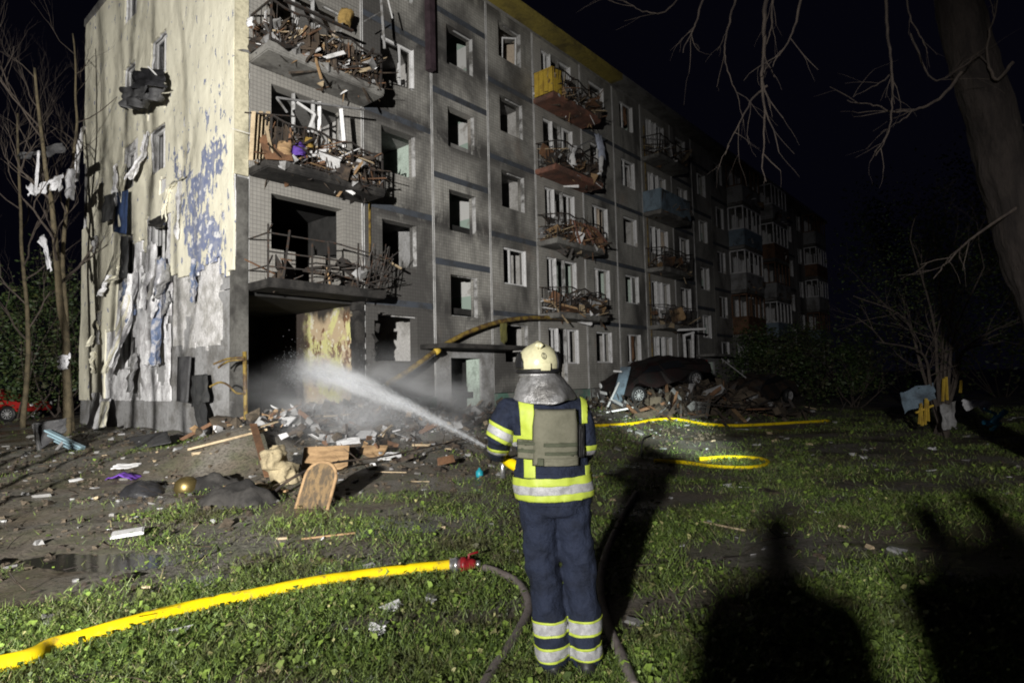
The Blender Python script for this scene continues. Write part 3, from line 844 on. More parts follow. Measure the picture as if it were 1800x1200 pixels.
def cover(x, y):
    s, t = BL(x, y)
    n = .9 * nz(x * .33, y * .6, 7) + .7 * nz(x * 1.1, y * 1.5, 17) + .3 * nz(x * 3.1, y * 3.1, 27)
    m_ = .47 + 1.15 * n
    m_ -= .62 * sm(-7.0, -2.5, t) * sm(12, 8, s) * sm(-14, -9, s)        # churned soil by the wall
    m_ -= .55 * math.exp(-((x + 4.2) / 2.2) ** 2 - ((y - 9.6) / 2.0) ** 2)
    m_ += .18 * sm(4.8, 3.4, y)
    return min(1, max(0.02, m_)) ** 1.7
npr = np.random.default_rng(77)
XA, YA = np.array(xs), np.array(ys)
HZ = np.array([v[2] for v in gmb.v]).reshape(len(xs), nY)
gx_, gy_ = np.arange(-29, 29.01, .2), np.arange(2, 27.01, .2)
CV = np.array([[cover(x, y) for y in gy_] for x in gx_])
def bil(ax, ay, A, x, y):
    i = np.clip(np.searchsorted(ax, x) - 1, 0, len(ax) - 2); j = np.clip(np.searchsorted(ay, y) - 1, 0, len(ay) - 2)
    u = (x - ax[i]) / (ax[i + 1] - ax[i]); v = (y - ay[j]) / (ay[j + 1] - ay[j])
    return A[i, j] * (1 - u) * (1 - v) + A[i + 1, j] * u * (1 - v) + A[i, j + 1] * (1 - u) * v + A[i + 1, j + 1] * u * v
def scatter(nmax, y0, y1, pw):
    u = npr.random(nmax); y = (y0 ** (1 - pw) + u * (y1 ** (1 - pw) - y0 ** (1 - pw))) ** (1 / (1 - pw))
    x = npr.uniform(-1, 1, nmax) * (1.02 * y + 1.2)
    dx, dy = x - BX, y - BY; s = dx * E_S.x + dy * E_S.y; t = dx * E_T.x + dy * E_T.y
    k = (npr.random(nmax) < bil(gx_, gy_, CV, x, y)) & ~((t > -.15) & (s > -.4))
    return x[k], y[k], bil(XA, YA, HZ, x[k], y[k])
def tris(name, V, nper, matl):
    n = len(V) // nper; me = bpy.data.meshes.new(name)
    me.vertices.add(len(V)); me.vertices.foreach_set("co", V.astype(np.float32).ravel())
    me.loops.add(len(V)); me.loops.foreach_set("vertex_index", np.arange(len(V), dtype=np.int32))
    me.polygons.add(n); me.polygons.foreach_set("loop_start", np.arange(0, len(V), nper, dtype=np.int32))
    me.materials.append(matl); me.update(calc_edges=True); return link(name, me)
x, y, z = scatter(290000, 2.5, 24, 1.75); n_ = len(x); U = lambda a, b: npr.uniform(a, b, n_)
L_ = np.where(U(0, 1) < .10, U(.028, .055), U(.007, .028)) * (1 + .06 * y); Wd = L_ * U(.3, .5); a = U(0, 6.283); ca, sa = np.cos(a), np.sin(a); e = U(-.15, 1.2); zz = z + U(.003, .045)
lift, hl, rl = L_ * np.sin(e), L_ * np.cos(e), U(-.5, .5) * Wd
V = np.stack([np.stack([x, y, zz], 1), np.stack([x + ca * hl * .5 + sa * Wd, y + sa * hl * .5 - ca * Wd, zz + lift * .5 - rl + .3 * Wd], 1),
              np.stack([x + ca * hl, y + sa * hl, zz + lift * .8], 1), np.stack([x + ca * hl * .5 - sa * Wd, y + sa * hl * .5 + ca * Wd, zz + lift * .5 + rl + .3 * Wd], 1)], 1).reshape(-1, 3)
tag(tris("fallen_leaf_cover", V, 4, M_LEAF), "green leaves torn from the trees, strewn over the yard", "leaves", None, "stuff")
x, y, z = scatter(620000, 2.5, 26, 1.7); n_ = len(x)
h_ = U(.02, .085) * (1 + .02 * y); w_ = .003 * (1 + .10 * y); a, b, le = U(0, 6.283), U(0, 6.283), U(.3, 1.4) * h_
V = np.stack([np.stack([x - np.cos(a) * w_, y - np.sin(a) * w_, z - .005], 1), np.stack([x + np.cos(a) * w_, y + np.sin(a) * w_, z - .005], 1), np.stack([x + np.cos(b) * le, y + np.sin(b) * le, z + h_], 1)], 1).reshape(-1, 3)
tag(tris("grass", V, 3, M_BLADE), "short wet grass growing across the trampled yard", "grass", None, "stuff")

# crumbs of masonry, glass and paper over the yard
mb = MB(); lr = random.Random(9)
M_PAPER = mat("white_scrap", (.70, .70, .72), .7, (.52, .52, .53), 5, .5, .8, .1, 30, .003)
M_SOIL = mat("loose_soil", (.105, .083, .06), .95, (.055, .043, .032), 1.7, .4, .65, .9, 12, .04)
for k in range(1700):
    if k < 1050:
        s, t = lr.uniform(-11, 13), -6.5 * lr.random() ** 1.5 - .15
        if s < -.5: t = lr.uniform(-6, 8)
        p = BW(s, t, 0)
    else:
        y = 3 + 17 * lr.random() ** 1.3; p = Vector((lr.uniform(-.95 * y, .95 * y), y, 0))
    sz = lr.uniform(.012, .045) * (1 + .05 * p.y) * (2.2 if lr.random() < .06 else 1)
    mi = lr.choices((0, 1, 2, 3, 4), (1.3, 4, 5, 1.2, 4) if k < 1050 else (1.5, 1.5, 3.5, .6, 1))[0]
    q = on(p.x, p.y, sz * .15)
    rot = Matrix.Rotation(lr.uniform(0, 6.3), 3, 'Z') @ Matrix.Rotation(lr.gauss(0, .35), 3, 'X')
    mb.box(q, (sz * lr.uniform(.8, 2.4), sz * lr.uniform(.6, 1.4), sz * (.12 if mi in (0,) else .55)), rot, mi, .22, lr)
tag(mb.build("litter", [M_PAPER, M_PLAST, M_WOODD, M_WOODL, M_CONC]), "small scraps of paper, plaster and splinters all over the yard", "litter", None, "stuff")
mb = MB()
for k in range(4200):
    s, t = lr.uniform(-12, 9), -7.5 * lr.random() ** 1.4 - .2
    if s < -.6: t = lr.uniform(-7, 6)
    p = BW(s, t, 0); sz = lr.uniform(.018, .07) * (1.8 if lr.random() < .05 else 1)
    mb.box(on(p.x, p.y, sz * .12), (sz, sz * lr.uniform(.6, 1), sz * lr.uniform(.4, .8)), Matrix.Rotation(lr.uniform(0, 6.3), 3, 'Z') @ Matrix.Rotation(lr.gauss(0, .5), 3, 'X'), 0, .28, lr)
tag(mb.build("soil_clod_cover", M_SOIL), "clods of churned soil along the building's foot", "soil", None, "stuff")
# splintered heap in front of the blown-out flat
mb = MB(); DEB2 = DEB + [M_SOIL]
for k in range(2300):
    s, t = lr.gauss(2.0, 2.1), -abs(lr.gauss(0, 2.0)) + .8
    if not -1.2 < s < 7.5: continue
    if t > -.1 and not .1 < s < 3.0: continue
    p = BW(s, t, 0); base = hgt(p.x, p.y)
    mi = lr.choices(range(9), (1.6, 2.2, 11, 1.4, 6, 2.5, 5, .6, 9))[0]
    L = lr.uniform(.06, .38) * (2.2 if lr.random() < .10 else 1); rot = Matrix.Rotation(lr.uniform(0, 6.3), 3, 'Z') @ Matrix.Rotation(lr.gauss(0, .45), 3, 'Y') @ Matrix.Rotation(lr.uniform(0, 3), 3, 'X')
    c = (p.x, p.y, base + lr.uniform(.0, .22))
    if mi in (6, 8): mb.box(c, (L * .5, L * .35, L * .28), rot, mi, .22, lr)
    else: mb.box(c, (L, lr.uniform(.02, .14), lr.uniform(.01, .03)), rot, mi, .1, lr)
tag(mb.build("rubble", DEB2), "heap of splintered wood and masonry below the blown-out corner flat", "rubble", None, "stuff")
mb = MB()
for k in range(420):
    s, t = lr.uniform(5.2, 24), -abs(lr.gauss(0, .9)) - .15
    p = BW(s, t, 0); L = lr.uniform(.1, .6); mi = lr.choices(range(9), (1, 1, 9, 1, 4, 3, 6, 1, 6))[0]
    rot = Matrix.Rotation(lr.uniform(0, 6.3), 3, 'Z') @ Matrix.Rotation(lr.gauss(0, .5), 3, 'Y') @ Matrix.Rotation(lr.uniform(0, 3), 3, 'X')
    c = on(p.x, p.y, lr.uniform(0, .25))
    mb.box(c, (L, L * .4, L * .3) if mi in (6, 8) else (L * 1.5, lr.uniform(.02, .1), .02), rot, mi, .2, lr)
tag(mb.build("rubble", DEB2), "dark rubble strewn along the foot of the street front", "rubble", None, "stuff")

# ================================================================== PEOPLE
def ring_loft(bm, rings, n=20):
    """rings: (centre, axis_u half, axis_v half) -> closed skin with end caps"""
    prev = None
    for c, u, v in rings:
        cur = [bm.verts.new(c + u * cos(2 * pi * k / n) + v * sin(2 * pi * k / n)) for k in range(n)]
        if prev:
            for k in range(n): bm.faces.new((prev[k], prev[(k + 1) % n], cur[(k + 1) % n], cur[k]))
        else: bm.faces.new(cur[::-1])
        prev = cur
    bm.faces.new(prev)
def limb(bm, pts, rs, n=16, flat=1.0):
    pts = [Vector(p) for p in pts]
    # rounded ends
    P, Rr = [], []
    d0 = (pts[0] - pts[1]).normalized(); d1 = (pts[-1] - pts[-2]).normalized()
    P += [pts[0] + d0 * rs[0] * .8, pts[0] + d0 * rs[0] * .5]; Rr += [rs[0] * .35, rs[0] * .8]
    P += pts; Rr += list(rs)
    P += [pts[-1] + d1 * rs[-1] * .5, pts[-1] + d1 * rs[-1] * .8]; Rr += [rs[-1] * .8, rs[-1] * .35]
    rings = []; pu = None
    for i, p in enumerate(P):
        t = (P[min(i + 1, len(P) - 1)] - P[max(i - 1, 0)]).normalized()
        if pu is None: pu = t.cross(Vector((0, 1, 0))).normalized() if abs(t.y) < .9 else t.cross(Vector((1, 0, 0))).normalized()
        u = (pu - t * pu.dot(t)).normalized(); pu = u; v = t.cross(u)
        rings.append((p, u * Rr[i], v * Rr[i] * flat))
    ring_loft(bm, rings, n)
tmp_scene = bpy.data.scenes.new("workbench")      # bodies are skinned apart from the heavy scene, then this is dropped
def remeshed(bm, voxel, smooth_it=6, fold=None):
    me = bpy.data.meshes.new("tmp"); bm.to_mesh(me); bm.free()
    o = bpy.data.objects.new("tmp", me); tmp_scene.collection.objects.link(o)
    md = o.modifiers.new("r", 'REMESH'); md.mode = 'VOXEL'; md.voxel_size = voxel
    sm_ = o.modifiers.new("s", 'SMOOTH'); sm_.iterations = smooth_it; sm_.factor = .5
    vl = tmp_scene.view_layers[0]; vl.update(); dg = vl.depsgraph
    out = bpy.data.meshes.new_from_object(o.evaluated_get(dg))
    bpy.data.objects.remove(o); bpy.data.meshes.remove(me)
    if fold:
        nr_ = [v.normal.copy() for v in out.vertices]
        cs_ = [c + n * fold(c) for c, n in zip([v.co.copy() for v in out.vertices], nr_)]
        out.vertices.foreach_set("co", np.array(cs_, dtype=np.float32).ravel())
    out.polygons.foreach_set("use_smooth", [True] * len(out.polygons)); out.update()
    return out
def patch(src, name, matl, keep, planes, off, parent):
    """a piece of cloth cut from a copy of the body surface and lifted off it"""
    bm = bmesh.new(); bm.from_mesh(src)
    for co, no in planes:
        bmesh.ops.bisect_plane(bm, geom=bm.verts[:] + bm.edges[:] + bm.faces[:], plane_co=co, plane_no=no)
    bm.normal_update()
    dele = [f for f in bm.faces if not keep(f.calc_center_median(), f.normal)]
    nrm = {v: v.normal.copy() for v in bm.verts}
    bmesh.ops.delete(bm, geom=dele, context='FACES')
    for v in bm.verts: v.co += nrm.get(v, v.normal) * off
    r = bmesh.ops.solidify(bm, geom=bm.faces[:], thickness=.004)
    me = bpy.data.meshes.new(name); bm.to_mesh(me); bm.free()
    me.polygons.foreach_set("use_smooth", [True] * len(me.polygons)); me.materials.append(matl)
    return link(name, me, parent)

M_NAVY = mat("navy_turnout_cloth", (.018, .025, .050), .8, (.010, .014, .028), 9, .4, .7, .9, 17, .03, spec=.3, fine=.1)
M_HIVIS = mat("yellow_green_reflective", (.47, .57, .07), .55, (.36, .44, .08), 12, .5, .8, .15, 120, .001, spec=.5, fine=.05)
M_SILV = mat("silver_reflective", (.46, .465, .48), .5, (.33, .33, .345), 22, .45, .6, .3, 90, .002, spec=.6, fine=.2)
M_VEST = mat("olive_vest_cloth", (.17, .165, .122), .85, (.13, .127, .092), 8, .4, .7, .4, 150, .002, fine=.08)
M_WEB = mat("olive_webbing", (.085, .095, .062), .85, (.07, .075, .05), 8, .4, .7, .4, 150, .002, fine=.08)
M_HELM = mat("pale_yellow_helmet", (.68, .65, .42), .32, (.50, .47, .30), 5, .55, .8, .08, 30, .003, spec=.5, fine=.12)
M_BLACK = mat("black_rubber", (.016, .016, .018), .5, (.03, .03, .03), 6, .45, .7, .2, 60, .002, fine=.1)
M_ALU = mat("aluminised_cape", (.42, .42, .43), .42, (.20, .195, .19), 4.5, .42, .62, .7, 24, .015, metal=.55, spec=.5, fine=.2)
M_GLOVE = mat("dark_glove", (.022, .021, .02), .75, (.05, .045, .04), 10, .5, .7, .3, 80, .002)

FY = 3.55
def W(x, y, dy=0.0): return AT(x, y, FY + dy)
PX = FY / FPX * 1.003
ff = empty("person", (.27, 3.55, 0)); FO = Vector((.27, 3.55, 0))
tag(ff, "firefighter in navy turnout gear, olive vest and pale helmet, seen from behind, aiming a nozzle", "person")
bm = bmesh.new(); X, Yv = Vector((1, 0, 0)), Vector((0, 1, 0))
tors = [(900, 977, 62, .135), (872, 976, 65, .15), (850, 974, 66, .155), (825, 972, 64, .15), (795, 969, 61, .145), (765, 965, 62, .15), (740, 961, 66, .155), (720, 958, 66, .15), (706, 956, 58, .125), (695, 954, 44, .10), (684, 952, 30, .075), (665, 948, 23, .07), (645, 946, 24, .085), (625, 946, 22, .085)]
ring_loft(bm, [(W(cx, y) - FO, X * hw * PX, Yv * d) for y, cx, hw, d in tors], 24)
L = lambda *a: [W(x, y, d) - FO for x, y, d in a]
# trouser legs, baggy, down to the boots
limb(bm, L((945, 885, 0), (947, 930, .0), (954, 1000, .02), (964, 1070, .01), (969, 1120, 0), (971, 1163, 0)), [.108, .104, .097, .097, .096, .092])
limb(bm, L((1007, 885, 0), (1012, 930, .0), (1019, 1000, .02), (1027, 1070, .01), (1031, 1120, 0), (1033, 1163, 0)), [.110, .106, .099, .094, .093, .089])
# sleeves: left elbow pushed out, forearm forward to the nozzle; right arm close to the side
limb(bm, L((897, 720, .0), (884, 742, -.02), (878, 766, -.03), (876, 787, .10), (874, 797, .22)), [.082, .080, .074, .066, .056])
limb(bm, L((1014, 720, .0), (1025, 745, -.01), (1028, 778, 0), (1026, 797, .12), (1010, 810, .24)), [.080, .072, .066, .060, .052])
def folds(c):
    f = .010 * nz(c.x * 9, c.y * 9, c.z * 7) + .008 * nz(c.x * 17, c.y * 17, c.z * 12) - .007 * abs(nz(c.x * 11 + c.z * 9, c.y * 6, c.z * 14 - c.x * 8))
    if c.z < 1.0: f += .014 * nz(c.x * 6 + c.z * 3, c.y * 4, c.z * 8) - .010 * abs(nz(c.x * 9 - c.z * 7, c.y * 3, c.z * 6 + 3))
    if c.z < .95: f += .008 * sin(c.z * 30 + c.x * 25) * max(0, nz(c.x * 5, c.y * 3, c.z * 5 + 9))
    return f
body = remeshed(bm, .0105, 5, folds)
body.materials.append(M_NAVY)
link("body", body, ff)
zof = lambda x, y: (W(x, y) - FO).z
hor = lambda z, tilt=0.0: (Vector((0, 0, z)), Vector((tilt, 0, 1)))
# jacket hem
def band(name, matl, px, y0, y1, off, keep=lambda c, n: True, tilt=0.0):
    a, b = zof(px, y0), zof(px, y1)
    x0 = (W(px, y0) - FO).x
    f = lambda c: c.z + tilt * (c.x - x0)
    return patch(body, name, matl, lambda c, n: b < f(c) < a and keep(c, n),
                 [(Vector((x0, 0, a)), Vector((tilt, 0, 1))), (Vector((x0, 0, b)), Vector((tilt, 0, 1)))], off, ff)
tor = lambda c, n: -.30 < c.x < .19 and abs(c.x + .05) < .235
band("jacket_hem", M_NAVY, 975, 826, 882, .006, lambda c, n: True, .03)
band("reflective_band", M_HIVIS, 975, 833, 846, .014, lambda c, n: True, -.03)
band("reflective_band", M_SILV, 975, 846, 861, .013, lambda c, n: True, -.03)
band("reflective_band", M_HIVIS, 975, 861, 871, .014, lambda c, n: True, -.03)
for y0, y1 in ((1083, 1110), (1127, 1153)):
    for left in (True, False):
        xm = (W(1000, 1100) - FO).x; kp = (lambda c, n: c.x < xm) if left else (lambda c, n: c.x >= xm)
        px = 970 if left else 1028
        band("trouser_band", M_HIVIS, px, y0, y0 + 4, .006, kp, -.05); band("trouser_band", M_SILV, px, y0 + 4, y1 - 4, .005, kp, -.05); band("trouser_band", M_HIVIS, px, y1 - 4, y1, .006, kp, -.05)
lx = (W(902, 760) - FO).x
rx_ = (W(1016, 780) - FO).x
slv = lambda c, n: c.x < lx
band("sleeve_band", M_HIVIS, 878, 744, 751, .007, slv, .55); band("sleeve_band", M_SILV, 878, 751, 766, .006, slv, .55); band("sleeve_band", M_HIVIS, 878, 766, 773, .007, slv, .55)
band("cuff_band", M_HIVIS, 878, 790, 795, .007, slv, .2); band("cuff_band", M_SILV, 878, 795, 800, .007, slv, .2)
slr = lambda c, n: c.x > rx_
band("sleeve_band", M_HIVIS, 1030, 781, 790, .006, slr, 0); band("sleeve_band", M_SILV, 1030, 790, 798, .006, slr, 0)
def vstripe(px0, px1, y0, y1, matl, slant=0.0, off=.011):
    a, b = zof(px0, y0), zof(px0, y1); xa, xb = (W(px0, y0) - FO).x, (W(px1, y0) - FO).x
    zc = a
    g_ = lambda c: c.x - slant * (zc - c.z)
    patch(body, "shoulder_stripe", matl, lambda c, n: xa < g_(c) < xb and b < c.z < a and n.y < .2,
          [(Vector((xa, 0, zc)), Vector((1, 0, slant))), (Vector((xb, 0, zc)), Vector((1, 0, slant))), hor(a), hor(b)], off, ff)
vstripe(912, 936, 700, 765, M_HIVIS, .06)
vstripe(900, 938, 762, 774, M_HIVIS, 0, .013); vstripe(901, 938, 774, 782, M_SILV, 0, .013)
vstripe(922, 940, 803, 834, M_HIVIS, 0); vstripe(1019, 1029, 700, 742, M_HIVIS, -.05); vstripe(1024, 1032, 814, 834, M_HIVIS, 0)

# armour vest: back plate bag, webbing rows, cummerbund and shoulder yoke
def surf(px, py, lift):
    p = W(px, py) - FO
    u = (px - 967) / 48
    return Vector((p.x, -.158 - lift + .055 * u * u, p.z))
def plate(name, matl, x0, x1, y0, y1, lift, thick, taper=0.0, rnd=.25):
    mb = MB()
    def fn(u, v):
        y = y0 + (y1 - y0) * v; t_ = taper * max(0, (.3 - v) / .3)
        x = x0 + t_ + (x1 - x0 - 2 * t_) * u
        e = min(u, 1 - u, v * 1.2, (1 - v) * 1.2); k = 1 - max(0, (.08 - e) / .08) ** 2
        return surf(x, y, lift * (.45 + .55 * k) + .004 * nz(u * 5, v * 5, x0))
    mb.sheet(fn, 22, 22, 0, -thick)
    return mb.build(name, matl, ff, True)
vest = plate("vest", M_VEST, 934, 1013, 716, 812, .045, .04, 4)
def sub(o, parent): o.parent = parent; return o
sub(plate("webbing_strap", M_WEB, 950, 1013, 772, 779, .054, .012), vest)
sub(plate("webbing_strap", M_WEB, 952, 1012, 787, 793, .054, .012), vest)
sub(plate("pocket_flap", M_VEST, 951, 1014, 797, 811, .054, .012), vest)
sub(plate("buckle", M_WEB, 942, 953, 797, 810, .060, .02), vest)
cb = plate("cummerbund", M_VEST, 909, 944, 768, 801, .030, .03); sub(cb, vest)
sub(plate("webbing_strap", M_WEB, 908, 946, 771, 777, .042, .012), vest); sub(plate("webbing_strap", M_WEB, 909, 946, 784, 790, .042, .012), vest)
sub(plate("strap_pad", M_BLACK, 1013, 1024, 742, 800, .035, .02), vest)
# boots
for cx, s_ in ((973, -1), (1030, 1)):
    b_ = bmesh.new(); p = W(cx, 1166) - FO
    limb(b_, [(p.x, 0, .17), (p.x, .0, .11), (p.x + .004 * s_, .01, .075)], [.075, .075, .07])
    limb(b_, [(p.x, -.055, .055), (p.x + .01 * s_, .06, .055), (p.x + .03 * s_, .17, .045)], [.052, .058, .05])
    me = remeshed(b_, .012, 4); me.materials.append(M_BLACK)
    bt = link("boot", me, ff)
    mb = MB(); mb.sheet(lambda u, v: (p.x + (u - .5) * .115 + .03 * s_ * v, -.115 + .35 * v, .022), 4, 8, 0, .02); mb.build("sole", M_BLACK, bt)
# helmet: shell, crest, rim, side shields, badge
hc = W(947, 640) - FO + Vector((0, .02, 0))
def shell(u, v, grow=0.0):
    th = 2 * pi * u; ph = pi * .60 * v
    rx, ry, rz = .127 + grow, .150 + grow, .125 + grow
    x, y, z = rx * sin(ph) * cos(th), ry * sin(ph) * sin(th), rz * cos(ph)
    if y < 0: y *= 1.02
    z += .012 * max(0, 1 - abs(x) / .045) * max(0, cos(ph)) ** .5
    return Vector((x, y, z))
mb = MB(); n_u, n_v = 40, 20
vs = [hc + shell(i / n_u, j / n_v) for j in range(n_v + 1) for i in range(n_u)]
fs = [(j * n_u + i, j * n_u + (i + 1) % n_u, (j + 1) * n_u + (i + 1) % n_u, (j + 1) * n_u + i) for j in range(n_v) for i in range(n_u)]
mb.add(vs, [f[::-1] for f in fs])
helm = mb.build("helmet", M_HELM, ff, True)
mb = MB()
mb.sheet(lambda u, v: hc + Vector(((u - .5) * .044 * (1.15 - .3 * v), -.135 + .27 * v, .105 + .034 * sin(pi * (.12 + .8 * v)) - .012 * (2 * u - 1) ** 2)), 6, 14, 0, .03)
mb.build("crest", M_HELM, helm, True)
mb = MB(); P = [hc + shell(i / 48, 1.0, .006) * 1.0 for i in range(49)]; mb.tube(P, .012, 8, 0, False); mb.build("rim", M_BLACK, helm, True)
def cap(name, matl, th0, th1, v0, v1, grow, thick=.008, top=None):
    mb = MB(); mb.sheet(lambda u, v: hc + shell((th0 + (th1 - th0) * u) / 360, v0 + (v1 - v0) * (v if top is None else v * top(u) + (1 - top(u)) * 1.0), grow), 16, 8, 0, thick)
    return mb.build(name, matl, helm, True)
cap("side_shield", M_BLACK, 184, 226, .56, .93, .006, .008, lambda u: 1.0 if u < .6 else 1 - (u - .6) * 1.4)
cap("side_shield", M_BLACK, 320, 358, .55, .98, .006)
cap("rear_trim", M_BLACK, 236, 318, .955, 1.0, .007)
cap("badge_plate", M_HELM, 272, 296, .82, 1.0, .008)
# drawn emblem: ring with a small stroked figure
mb = MB(); ec = lambda a, b: hc + shell((282 + a) / 360, .66 + b, .0035)
ring_ = [ec(6.2 * cos(2 * pi * k / 24), .075 * sin(2 * pi * k / 24)) for k in range(25)]
mb.tube(ring_, .0016, 5, 0, False)
for seg in (((0, -.05), (0, -.015)), ((-3.2, .0), (0, -.015)), ((0, -.015), (3.2, .0)), ((-1.6, .02), (-1.6, .055)), ((1.6, .02), (1.6, .055)), ((-1.6, .037), (1.6, .037)), ((-2.6, -.05), (2.6, -.05))):
    mb.tube([ec(*seg[0]), ec(*seg[1])], .0014, 5)
mb.build("emblem", M_BLACK, helm)
mb = MB(); mb.tube([hc + shell(281 / 360, .885, .012), hc + shell(287 / 360, .885, .012)], .003, 5); mb.build("emblem", M_BLACK, helm)
# silver neck cape
mb = MB()
def cape(u, v):
    th = pi * (1.02 + .98 * u)              # left side round the back to the right side
    flare = v ** .8
    rx, ry = .105 + .075 * flare, .115 + .085 * flare
    c0 = hc + Vector((.01 + .02 * v, 0, -.062)); dz = -.165 * v - .03 * v * sin(th * 1.0) * -1
    w_ = .010 * sin(u * 13) * v + .012 * nz(u * 6, v * 4, 3) * v
    drop = .035 * v * max(0, -sin(th)) + .012 * v * nz(u * 5, 1, 2)
    return c0 + Vector(((rx + w_) * cos(th), (ry + w_) * sin(th), -.13 * v - drop))
mb.sheet(cape, 44, 14, 0, .006); mb.build("neck_cape", M_ALU, ff, True)
mb = MB(); mb.tube([hc + Vector((.108 * cos(pi * (1 + k / 16)), .118 * sin(pi * (1 + k / 16)), -.062)) for k in range(17)], .014, 8); mb.build("cape_seam", M_ALU, ff, True)

# gloves closed round the nozzle
NZ0, NZ1 = AT(905, 818, 3.78), AT(858, 787, 4.05)         # hose end ... tip
naxis = (NZ1 - NZ0).normalized()
def glove(name, centre, side, axis, wrist):
    b_ = bmesh.new(); ax = Vector(axis).normalized(); c = Vector(centre) - FO
    out = Vector((side, 0, .15)).normalized(); out = (out - ax * out.dot(ax)).normalized(); dn = ax.cross(out)
    palm = c + out * .045
    limb(b_, [Vector(wrist) - FO, palm - ax * .01], [.036, .04], 12, .75)
    limb(b_, [palm - ax * .035, palm + ax * .035], [.03, .03], 12)
    for k, ln in enumerate((.92, 1.0, .95, .8)):
        o_ = ax * (.036 - .024 * k)
        pts = [palm + o_ + dn * .01] + [c + o_ + (out * cos(a) + dn * sin(a)) * (.04 * (1 if a < 2 else .95)) for a in (.7, 1.5, 2.3 * ln, 2.9 * ln)]
        limb(b_, pts, [.0125, .012, .0115, .011, .0095], 8)
    pts = [palm - ax * .02 - dn * .01] + [c + ax * .02 * q + (out * cos(-a) + dn * sin(-a)) * .04 for q, a in ((-.6, .7), (0, 1.3), (.8, 1.9))]
    limb(b_, pts, [.015, .014, .0125, .011], 8)
    me = remeshed(b_, .006, 2); me.materials.append(M_GLOVE)
    return link(name, me, ff)
glove("glove", NZ1.lerp(NZ0, .30), -1, naxis, W(872, 798, .25))
glove("glove", NZ0.lerp(NZ1, .12) + Vector((.02, 0, 0)), 1, naxis, W(1008, 812, .26))

# ---- nozzle held in the hands
nzl = empty("fire_nozzle", NZ0); nloc = lambda p: Vector(p) - NZ0
tag(nzl, "metal branch nozzle with a grip in the firefighter's hands, spraying water", "nozzle")
def hose_mat():
    mt, nt, bs, nn, ll = nodes("yellow_hose_jacket"); P = geo_pos(nt)
    c = mix(nt, (.80, .60, .0), (.66, .46, .01), ramp(nt, noi(nt, P, 5, 5), .45, .7))
    c = mix(nt, c, (.13, .10, .05), math_(nt, 'MULTIPLY', ramp(nt, noi(nt, P, 9, 6, .7), .56, .70), .8))
    c = mix(nt, c, (.02, .018, .015), math_(nt, 'GREATER_THAN', noi(nt, P, 34, 2), .735))
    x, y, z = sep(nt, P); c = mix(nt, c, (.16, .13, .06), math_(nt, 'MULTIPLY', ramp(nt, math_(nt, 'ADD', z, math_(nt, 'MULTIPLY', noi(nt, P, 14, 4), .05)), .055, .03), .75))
    ll.new(c, bs.inputs["Base Color"]); bs.inputs["Roughness"].default_value = .8; bs.inputs["Specular IOR Level"].default_value = .25
    wv = N(nt, "TexWave"); wv.inputs["Scale"].default_value = 70; wv.inputs["Distortion"].default_value = 2; ll.new(P, wv.inputs["Vector"])
    bump(nt, bs, math_(nt, 'ADD', math_(nt, 'MULTIPLY', wv.outputs[1], .4), noi(nt, P, 200, 2)), .5, .003); return mt
M_YHOSE = hose_mat()
M_STEEL = mat("bright_aluminium", (.62, .62, .64), .3, (.42, .42, .43), 9, .5, .7, .15, 60, .002, metal=.85)
mb = MB(); mb.tube([nloc(NZ0.lerp(NZ1, f)) for f in (.30, .36, .5, .52, .8, .82, 1.0)], [.03, .034, .034, .024, .022, .028, .03], 16); mb.build("barrel", M_STEEL, nzl, True)
mb = MB(); q = nloc(NZ0.lerp(NZ1, .42)); mb.tube([q, q + Vector((-.004, -.005, -.06)), q + Vector((-.006, -.01, -.125))], [.016, .018, .02], 12); mb.build("grip", M_STEEL, nzl, True)
mb = MB(); mb.tube([q + Vector((0, 0, .03)), q + Vector((-.01, .0, .065)), q + Vector((.045, -.02, .075))], .008, 8); mb.build("lever", M_BLACK, nzl, True)
mb = MB(); mb.tube([nloc(NZ0.lerp(NZ1, .32)), nloc(NZ0.lerp(NZ1, .1)), nloc(NZ0), Vector((.14, .02, -.03)), Vector((.27, .06, -.12)), Vector((.335, .10, -.35)), Vector((.345, .10, -.70)), Vector((.35, .16, -1.12))], .034, 14); mb.build("attack_hose", M_YHOSE, nzl, True)

